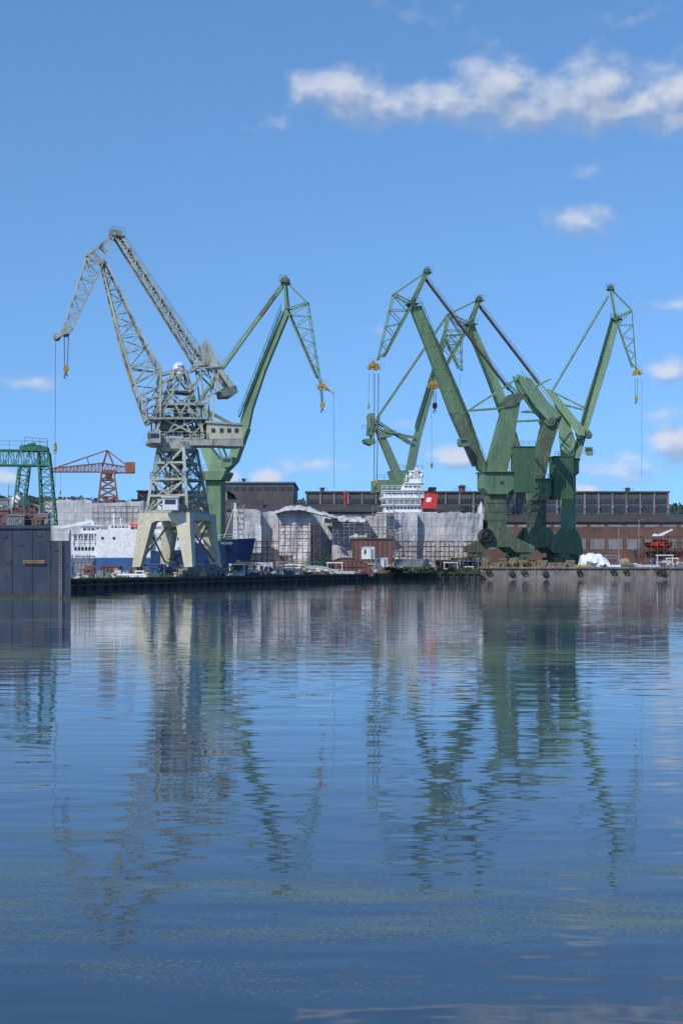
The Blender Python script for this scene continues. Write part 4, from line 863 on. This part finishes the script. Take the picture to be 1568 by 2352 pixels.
# ================================================================== blue and white ship
Sh=thing('ship',(X(400,246),251,1.5),'blue hulled ship with white superstructure and raised bow','ship')
mb=MB();D=246
stn=[(150,5,4.8,1282,150),(346,5,4.8,1281,346),(350,5,4.8,1268,350),(430,5,4.4,1262,430),(480,4.7,3.6,1246,478),(520,3.9,2.6,1240,514),(548,2.6,1.4,1237,538),(568,1.3,.6,1236,553),(583,.06,.05,1235,562)]
vs=[]
for px,hb,hw,yt,pb in stn:
    for s_ in(-1,1):
        for f,xx,b_ in((1,px,hb),(.55,px*.6+pb*.4,(hb+hw)/2),(0,pb,hw)):
            z=1.5+(Z(yt,D)-1.5)*f;vs.append((X(xx,D),D+5+s_*b_,z))
for i in range(len(stn)-1):
    a=i*6;mb.m=1 if i==0 else 0;fs=[]
    for j in(0,1): fs.append((j,6+j,6+j+1,j+1));fs.append((3+j,4+j,10+j,9+j))
    fs.append((0,3,9,6))
    if i==0: fs.append((0,1,2,5,4,3))
    mb.add(vs[a:a+12],fs)
hull=part(mb,'hull',[M['blue'],M['bstripe']],Sh)
mb=MB()
for (a,b) in zip(stn[3:-1],stn[4:]):
    p=Vector((X(a[0],D),D+5-a[1],Z(a[3],D)));q=Vector((X(b[0],D),D+5-b[1],Z(b[3],D)));mb.rail([p,q],1.0,1.2,.06)
sub(mb,'railing',M['white'],hull)
cu=bpy.data.curves.new('ship_name','FONT');cu.body='VIKLAND';cu.size=.72;cu.extrude=.03;cu.align_x='CENTER';cu.align_y='CENTER';cu.shear=.15
to=bpy.data.objects.new('tmp',cu);col.objects.link(to);bpy.context.view_layer.update();dg=bpy.context.evaluated_depsgraph_get()
tm=bpy.data.meshes.new_from_object(to.evaluated_get(dg));col.objects.unlink(to);tm.materials.clear();tm.materials.append(M['offwhite'])
tO=bpy.data.objects.new('name_lettering',tm);col.objects.link(tO);tO.parent=hull
p0=Vector((X(502,D),D+5-4.37,0));p1=Vector((X(534,D),D+5-3.4,0));dd=(p1-p0).normalized()
nrm=Vector((dd.y,-dd.x,0));zc=Z(1248,D);pc=(p0+p1)/2+nrm*.25
tO.location=Vector((pc.x,pc.y,zc))-Vector(Sh.location);tO.rotation_euler=(math.radians(86),0,math.atan2(dd.y,dd.x));tO.scale=(.72,.85,1)
mb=MB();mb.bx(222,346,1216,1281,D+.4,9);mb.bx(346,436,1224,1266,D+1.5,7);mb.bx(165,222,1226,1282,D+1,8);mb.bx(186,232,1208,1226,D+2,6);mb.bx(250,300,1205,1216,D+2,5);mb.bx(352,378,1205,1224,D+3,4)
mb.bx(160,226,1224,1226,D+.6,8.6);mb.bx(182,236,1206,1208,D+1.6,6.6);mb.bx(440,475,1236,1250,D+3,4);mb.bx(362,402,1140,1205,D+5,4);mb.bx(358,406,1168,1171,D+4,6)
for k in range(5): mb.beam(P(168+k*12,1250,D+.7),P(168+k*12,1226,D+.7),.12)
sup=part(mb,'superstructure',M['white'],Sh)
mb=MB()
for a,b,y,d_ in((222,346,1216,.5),(165,222,1226,.9),(346,436,1224,1.6),(165,222,1250,.6)): mb.rail([P(a,y,D+d_),P(b,y,D+d_)],1.0,1.2,.06)
sub(mb,'railing',M['white'],sup)
for px,py in((236,1236),(262,1236),(316,1238),(334,1238)):
    mb=MB();mb.cyl(P(px,py,D+.45),P(px,py,D+.3),.25,n=12);sub(mb,'porthole',M['glass'],sup)
for a,b,y0,y1,d_ in((190,228,1212,1218,1.96),(170,218,1232,1240,.96),(356,374,1209,1214,2.96),(350,430,1234,1240,1.46),(254,296,1207,1212,1.96),(170,218,1256,1264,.96),(366,398,1148,1156,4.96)):
    n_=max(3,int((b-a)/8))
    for q in range(n_):
        mb=MB();mb.bx(a+(b-a)*(q+.15)/n_,a+(b-a)*(q+.8)/n_,y0,y1,D+d_-.05,.08);sub(mb,'window',M['glass'],sup)
mb=MB()
for o in(-.5,.5): mb.beam(P(540+o*8,1236,D+5),P(540+o*2,1155,D+5),.16)
for k in range(9): mb.beam(P(540-4+k*.35,1232-k*8.5,D+5),P(540+4-k*.35,1228-k*8.5,D+5),.1)
mb.beam(P(540,1160,D+5),P(514,1236,D+5),.08);mb.beam(P(540,1160,D+5),P(566,1236,D+5),.08);mb.beam(P(533,1172,D+5),P(547,1172,D+5),.12)
part(mb,'mast',M['white'],Sh)
for a,b,t_ in(((262,1205),(262,1180),.2),((278,1205),(278,1188),.15),((200,1206),(200,1190),.15)):
    mb=MB();mb.beam(P(*a,D+5),P(*b,D+5),t_);mb.beam(P(b[0]-5,b[1]+5,D+5),P(b[0]+5,b[1]+5,D+5),.08);part(mb,'mast',M['white'],Sh)
mb=MB();mb.beam(P(140,1212,D+3),P(214,1197,D+3),.45);mb.beam(P(214,1197,D+3),P(212,1226,D+3),.5);mb.beam(P(180,1204,D+3),P(212,1216,D+3),.2);part(mb,'deck_crane',M['white'],Sh)
mb=MB();c=P(308,1209,D+3);mb.sphere(c,1.25,.35,14)
for v in mb.v: v.x=c.x+(v.x-c.x)*1.3;v.y=c.y+(v.y-c.y)*.8
mb.box(c+Vector((0,0,.3)),(1.6,1.0,.5));part(mb,'lifeboat',M['red'],Sh)
# ================================================================== white ship with red funnel
D=338;W=thing('ship',(X(935,D),D+6,1.5),'white ship superstructure with bridge, mast and red funnel','ship')
mb=MB();x=[(866,1176),(1004,1176),(1012,1200),(1006,1296),(880,1296),(862,1200)]
mb.prism([P(a,b,D-1) for a,b in x],(0,14,0));part(mb,'hull',M['offwhite'],W)
mb=MB()
mb.prism([P(a,b,D) for a,b in[(880,1176),(882,1160),(972,1160),(970,1176)]],(0,11,0));mb.prism([P(a,b,D+.8) for a,b in[(886,1160),(888,1144),(966,1144),(966,1160)]],(0,10,0));mb.prism([P(a,b,D-.6) for a,b in[(876,1160),(876,1158),(966,1158),(966,1160)]],(0,12,0));mb.prism([P(a,b,D-.8) for a,b in[(874,1144),(873,1141.5),(974,1141.5),(974,1144)]],(0,12.6,0))
mb.prism([P(a,b,D+.6) for a,b in[(882,1141.5),(879,1128),(905,1126),(972,1128),(972,1141.5)]],(0,10,0));mb.prism([P(a,b,D) for a,b in[(876,1128),(878,1125.5),(974,1125.5),(974,1128)]],(0,11.4,0))
mb.prism([P(a,b,D+2) for a,b in[(922,1125.5),(924,1114),(932,1110),(968,1110),(970,1125.5)]],(0,7,0));mb.prism([P(a,b,D+2.5) for a,b in[(938,1110),(941,1100),(966,1100),(968,1110)]],(0,5,0));mb.prism([P(a,b,D+1.6) for a,b in[(928,1110),(928,1108),(974,1108),(974,1110)]],(0,7.6,0))
for y_,a,b in((1158,876,966),(1141,874,974),(1125,876,974),(1108,928,974),(1100,941,966)): mb.rail([P(a,y_,D-.7),P(b,y_,D-.7)],1.0,1.2,.09)
ss=part(mb,'superstructure',M['white'],W)
for a,b,y0,y1,dd_ in((884,968,1131,1136,.55),(892,962,1149,1153,.75),(928,966,1116,1120,1.95),(886,966,1165,1169,-.05)):
    n_=int((b-a)/8)
    for k in range(n_):
        mb=MB();mb.bx(a+(b-a)*(k+.1)/n_,a+(b-a)*(k+.85)/n_,y0,y1,D+dd_-.05,.12);sub(mb,'window',M['glass'],ss)
mb=MB()
mb.truss([P(950,1100,D+4),P(960,1100,D+4),P(960,1100,D+5.5),P(950,1100,D+5.5)],[P(952,1074,D+4.3),P(956,1074,D+4.3),P(956,1074,D+5),P(952,1074,D+5)],4,.16,.1)
for y_,w_ in((1090,14),(1082,18),(1094,22)): mb.beam(P(955-w_,y_,D+4.5),P(955+w_,y_,D+4.5),.2)
mb.beam(P(932,1110,D+5),P(932,1088,D+5),.16);mb.beam(P(970,1108,D+5),P(970,1080,D+5),.15);mb.sphere(P(943,1090,D+4.5),.5);mb.sphere(P(968,1092,D+4.5),.5);mb.beam(P(941,1084,D+4.3),P(955,1080,D+4.3),.3)
part(mb,'mast',M['white'],W)
mb=MB();mb.prism([P(a,b,D-1.5) for a,b in[(979,1130),(1005,1133),(1001,1168),(966,1168)]],(0,6,0));mb.m=1;mb.prism([P(a,b,D-1.6) for a,b in[(976,1127),(1006,1130),(1005.6,1134),(975.6,1131)]],(0,6.2,0))
for px in(984,990,996): mb.cyl(P(px,1130,D+2),P(px+3,1119,D+2),.35,n=8)
mb.m=2;mb.prism([P(a,b,D-1.58) for a,b in[(980,1143),(991,1143),(988,1153),(978,1153)]],(0,.06,0))
part(mb,'funnel',[M['red'],M['black'],M['white']],W)
tarp([(1095,1200,1230),(1100,1165,1230),(1108,1150,1230),(1114,1160,1230)],330,'white sheeting bulging at the end of a ship block',depth=5,seed=21)
# ================================================================== yard clutter
def container(px0,px1,py0,py1,D,mk,label,name='shipping_container',win=0,depth=2.5,grp='containers in the yard'):
    x0,x1=X(px0,D),X(px1,D);z1,z0=Z(py0,D),Z(py1,D);root=thing(name,((x0+x1)/2,D+depth/2,z0),label,name.replace('_',' '),grp)
    mb=MB();mb.box(((x0+x1)/2,D+depth/2,(z0+z1)/2),(x1-x0,depth,z1-z0));n_=max(4,int((x1-x0)/.5))
    for i in range(n_): mb.box((x0+(x1-x0)*(i+.5)/n_,D-.04,(z0+z1)/2),((x1-x0)/n_*.5,.1,(z1-z0)*.86))
    for z in(z0+.08,z1-.08): mb.box(((x0+x1)/2,D-.06,z),(x1-x0+.06,.16,.16))
    part(mb,'body',M[mk],root)
    mb=MB();xd=x0+(x1-x0)*.8;mb.box((xd,D-.12,z0+(z1-z0)*.42),(min(.9,(x1-x0)*.2),.08,(z1-z0)*.8));part(mb,'door',M['ggrey'],root)
    for i in range(win):
        xx=x0+(x1-x0)*(i+.6)/(win+1.2);mb=MB();mb.box((xx,D-.12,z0+(z1-z0)*.6),((x1-x0)*.12,.08,(z1-z0)*.35));part(mb,'window',M['glass'],root)
container(576,626,1292,1320,252,'white','white site cabin with windows and red trim','site_cabin',2,grp='site cabins in the yard')
container(830,860,1256,1284,300,'white','white upright site cabin beside red steel wall','site_cabin',1,grp='site cabins in the yard')
container(860,890,1281,1302,302,'white','low white site cabin on quay','site_cabin',1,grp='site cabins in the yard')
container(905,945,1284,1302,306,'ggrey','grey ribbed shipping container on quay');container(946,985,1284,1302,306,'ggrey','grey ribbed shipping container on quay')
container(524,566,1298,1326,232,'cgreen','dark green ribbed shipping container on quay');container(172,214,1288,1316,205,'ggrey','grey ribbed shipping container on quay')
container(1000,1040,1286,1304,322,'redbrown','rust red shipping container on quay');container(1466,1500,1282,1303,330,'redbrown','rust red shipping container on quay');container(1505,1530,1284,1303,328,'cgreen','dark green shipping container on quay')
container(1540,1600,1280,1303,330,'redbrown','rust red shipping container on quay');container(640,672,1276,1298,292,'redbrown','rust red shipping container in yard');container(232,276,1300,1322,208,'redbrown','rust red shipping container in yard')
def hullseg(px0,px1,py0,py1,D,label,mk='redbrown',ribs=6,curve=.5,depth=4,fl=.3):
    mb=MB();n_=12;x0,x1=X(px0,D),X(px1,D);z0,z1=Z(py1,D),Z(py0,D);pr=[]
    for i in range(n_+1):
        t=i/n_;pr.append((x0+(x1-x0)*t,z0+(z1-z0)*(math.sin(math.pi*min(1,fl+t*(1-fl)*.97))**curve)))
    mb.prism([(x0,D+.15,z0)]+[(p[0],D+.15,p[1]-.1) for p in pr]+[(x1,D+.15,z0)],(0,depth,0))
    for a,b in zip(pr[:-1],pr[1:]): mb.prism([(a[0],D,a[1]),(b[0],D,b[1]),(b[0],D,b[1]-.22),(a[0],D,a[1]-.22)],(0,.2,0))
    for k in range(1,ribs+3): 
        xx=x0+(x1-x0)*k/(ribs+3);mb.beam((xx,D+.05,z0),(xx,D+.05,pr[int(k/(ribs+3)*n_)][1]-.3),.12)
    for k in range(1,3): mb.beam((x0+(x1-x0)*.08,D+.02,z0+(z1-z0)*k*.25),(x0+(x1-x0)*.8,D+.02,z0+(z1-z0)*k*.25),.1)
    return solo(mb,'hull_section',[M[mk]],label,'steel hull section','hull sections in the yard')
hullseg(768,858,1280,1324,278,'curved rust red steel hull section with ribs');hullseg(700,768,1299,1324,268,'peeling white steel hull section with rust','offwhite',4,.3)
hullseg(1205,1262,1284,1303,322,'low rust red steel section on quay',ribs=4);hullseg(640,700,1302,1322,266,'small rust red steel section on quay',ribs=4)
hullseg(880,905,1270,1290,312,'small rust red steel section on quay',ribs=4)
mb=MB();mb.bx(808,902,1238,1296,308,1.0)
for k in range(9): mb.bx(810+k*11,811+k*11,1240,1296,307.85,.2)
mb.bx(806,904,1236,1238.5,307.7,1.6)
solo(mb,'hull_section',[M['redbrown']],'tall brown red stiffened steel section standing in yard','steel hull section','hull sections in the yard')
random.seed(11)
for i,px in enumerate(list(range(1045,1330,22))):
    mb=MB();D=319.5+random.uniform(0,2);z=2.7;r=random.randint(2,4)
    for k in range(r):
        w_=random.uniform(1.5,2.3);mb.m=k%2;mb.box((X(px,D)+random.uniform(-.2,.2),D+random.uniform(-.2,.2),z+.3),(w_,2.0,.5),random.uniform(-.15,.15));z+=.53
        for q in range(3): mb.m=2;mb.box((X(px,D)-w_*.35+q*w_*.35,D-1.0,z-.23),(.14,.2,.4))
    solo(mb,'keel_block',[M['wood'],M['darkpale'],M['yellow']],'stack of timber and steel keel blocks on quay','keel blocks','keel block stacks on the quay')
for i in range(270):
    px=random.choice([random.uniform(170,860),random.uniform(280,860),random.uniform(560,860),random.uniform(1330,1568),random.uniform(860,1090)])
    if px<870: y=quay_y(px)+random.uniform(3.5,22);z=1.5
    elif px<1095: y=random.uniform(312.5,317);z=1.5
    else: y=random.uniform(317.5,328);z=2.7
    x=(px-CX)/F*y;s=random.uniform(.5,1.6)*(1 if px<560 else 1.15);mb=MB();t=random.random()
    mk=random.choice(['redbrown','wood','ggrey','rust','cgreen','white','white','yellow','darkpale','scaff','redbrown','bstripe','offwhite'])
    if t<.4:
        mb.box((x,y,z+.08),(s*1.6,1.2,.16));mb.box((x-s*.3,y,z+.16+s*.35),(s*.7,.8,s*.7));mb.box((x+s*.45,y,z+.16+s*.25),(s*.6,.8,s*.5),.2);nm,lb,ct='loaded_pallet','pallet loaded with boxes on the quay','pallet'
    elif t<.66:
        for q in range(5): mb.cyl((x-s*2,y+q*.3,z+.16+(q%2)*.25),(x+s*2,y+q*.3,z+.16+(q%2)*.25),.15,n=8)
        nm,lb,ct='pipe_stack','stack of steel pipes lying on the quay','pipes'
    elif t<.93:
        for q in(-1,1):
            mb.beam((x+q*s,y-.5,z),(x+q*s*.9,y,z+s*1.5),.1);mb.beam((x+q*s,y+.5,z),(x+q*s*.9,y,z+s*1.5),.1)
        mb.beam((x-s*1.1,y,z+s*1.5),(x+s*1.1,y,z+s*1.5),.2);mb.beam((x-s,y-.3,z+s*.6),(x+s,y-.3,z+s*.6),.08);nm,lb,ct='steel_trestle','steel trestle standing on the quay','trestle'
    else:
        s=min(s,1.0);mk=random.choice(['wood','rust','ggrey']);c=Vector((x,y,z+s*.75));mb.torus(c+Vector((0,-.4,0)),(0,1,0),s*.7,.07,18,5);mb.torus(c+Vector((0,.4,0)),(0,1,0),s*.7,.07,18,5);mb.cyl(c-Vector((0,.42,0)),c+Vector((0,.42,0)),s*.4,n=14);nm,lb,ct='cable_drum','cable drum standing on the quay','cable drum'
    solo(mb,nm,[M[mk]],lb,ct,ct+' pieces on the quay')
D=345;R=thing('rescue_boat',(X(1512,D),D+3,Z(1265,D)),'red enclosed rescue boat resting on a scaffolded hull','boat')
mb=MB();vs=[];st=[(1480,.1,1248,1252),(1488,1.0,1245,1258),(1510,1.4,1246,1263),(1535,1.2,1245,1262),(1546,.5,1243,1256)]
for px,hb,yt,yb in st:
    for q,f in((-1,1),(-.9,.5),(0,0),(.9,.5),(1,1)): vs.append((X(px,D),D+2+q*hb,Z(yb,D)+(Z(yt,D)-Z(yb,D))*f))
mb.add(vs,[(i*5+j,(i+1)*5+j,(i+1)*5+j+1,i*5+j+1) for i in range(4) for j in range(4)]+[(i*5,i*5+4,(i+1)*5+4,(i+1)*5) for i in range(4)]+[(0,1,2,3,4),(24,23,22,21,20)]);part(mb,'hull',M['red'],R)
mb=MB();mb.prism([P(a,b,D+1.2) for a,b in[(1496,1246),(1500,1239),(1530,1239),(1536,1246)]],(0,1.6,0));part(mb,'canopy',M['red'],R)
mb=MB();mb.beam(P(1497,1237,D+2),P(1543,1216,D+2),.8,.8,.4);mb.beam(P(1505,1262,D+4),P(1503,1232,D+4),.7);mb.cyl(P(1503,1232,D+1.4),P(1503,1232,D+4.4),.7,n=12);mb.beam(P(1512,1245,D+2),P(1528,1224,D+2),.2)
solo(mb,'davit_crane',[M['white']],'white davit crane boom above the red rescue boat','davit crane')
mb=MB();mb.prism([P(a,b,350) for a,b in[(1468,1264),(1640,1262),(1640,1302),(1480,1302)]],(0,8,0))
for k in range(12): mb.bx(1474+k*10,1475.5+k*10,1264,1302,349.8,.3)
mb.rail([P(1468,1264,350),P(1640,1262,350)],1.1,1.4,.08)
solo(mb,'hull_section',[M['redbrown']],'long brown red ship hull section inside scaffolding','steel hull section','hull sections in the yard')
for px,py0,py1,D in((1466,1195,1300,350),(1420,1210,1300,340),(868,1195,1300,318),(682,1215,1300,300),(1068,1190,1300,335),(290,1150,1300,330)):
    mb=MB();mb.cyl(P(px,py1,D),P(px,py0,D),.14,.09,8);mb.beam(P(px,py0,D),P(px+9,py0-2,D),.1);mb.box(P(px+10,py0-1,D),(.7,.3,.15));solo(mb,'lamp_post',[M['scaff']],'slender steel lamp post in the shipyard','lamp post','lamp posts in the shipyard')
def bush(px,py,D,w_,h_,n_,z0):
    mb=MB();c=Vector((X(px,D),D,z0))
    for k in range(5):
        a=random.uniform(0,6.28);mb.beam(c,c+Vector((math.cos(a)*w_*.3,math.sin(a)*.3,h_*.7)),.06)
    mb.m=1;cl=[(Vector((random.uniform(-w_,w_)*.8,random.uniform(-.6,.6),random.uniform(.15,.8)*h_)),random.uniform(.25,.5)*h_) for _ in range(7)]
    for k in range(n_):
        cc,r=random.choice(cl);d=Vector((random.gauss(0,1),random.gauss(0,1),random.gauss(0,1))).normalized();p=c+cc+d*r*random.uniform(.5,1.1);p.z=max(p.z,z0+.05)
        u=Vector((random.gauss(0,1),random.gauss(0,1),random.gauss(0,1))).normalized();v=u.orthogonal().normalized();s=random.uniform(.1,.24)
        mb.add([p-u*s,p-v*s*.6,p+u*s,p+v*s*.6],[(0,1,2,3)])
    solo(mb,'bush',[M['wood'],M['leaf']],'leafy green bush growing along the quay','bush','bushes on the quay')
random.seed(5)
for px,D,w_,h_,z in((745,292,1.6,3.2,1.5),(762,292,1.6,3.8,1.5),(775,294,1.2,2.6,1.5),(900,311.9,2.2,1.0,1.5),(925,312,2.2,1.2,1.5),(950,312,2.4,1.5,1.5),(975,312.4,2.4,1.9,1.5),(1000,312.6,2.4,1.5,1.5),(1030,312.6,2.2,1.2,1.5),(1060,312.6,2.2,1.2,1.5),(1175,318,2,1.0,2.7),(1215,318,1.6,.9,2.7),(1085,312.6,1.5,1.0,1.5),(1385,318,1.2,.6,2.7),(440,214,1.4,.8,1.5),(505,232,1.4,.8,1.5)):
    bush(px,0,D,w_,h_,420,z)
mb=MB()
for k in range(5000):
    if random.random()<.55: x=random.uniform(12.2,30);y=random.uniform(311.2,313.5);z=1.5
    else:
        t=random.random();p=Vector((-34,179,0)).lerp(Vector((7.5,285,0)),t)-qn*random.uniform(.6,2.5);x,y,z=p.x,p.y,1.5
        if noise.noise(Vector((x*.25,y*.25,0)))<0: continue
    h_=random.uniform(.15,.55);w_=random.uniform(.04,.12);mb.add([(x-w_,y,z),(x+w_,y,z),(x+random.uniform(-.15,.15),y,z+h_)],[(0,1,2)])
o=solo(mb,'grass',[M['leaf']],'patchy green grass along the quay edge','grass');o["kind"]='stuff'
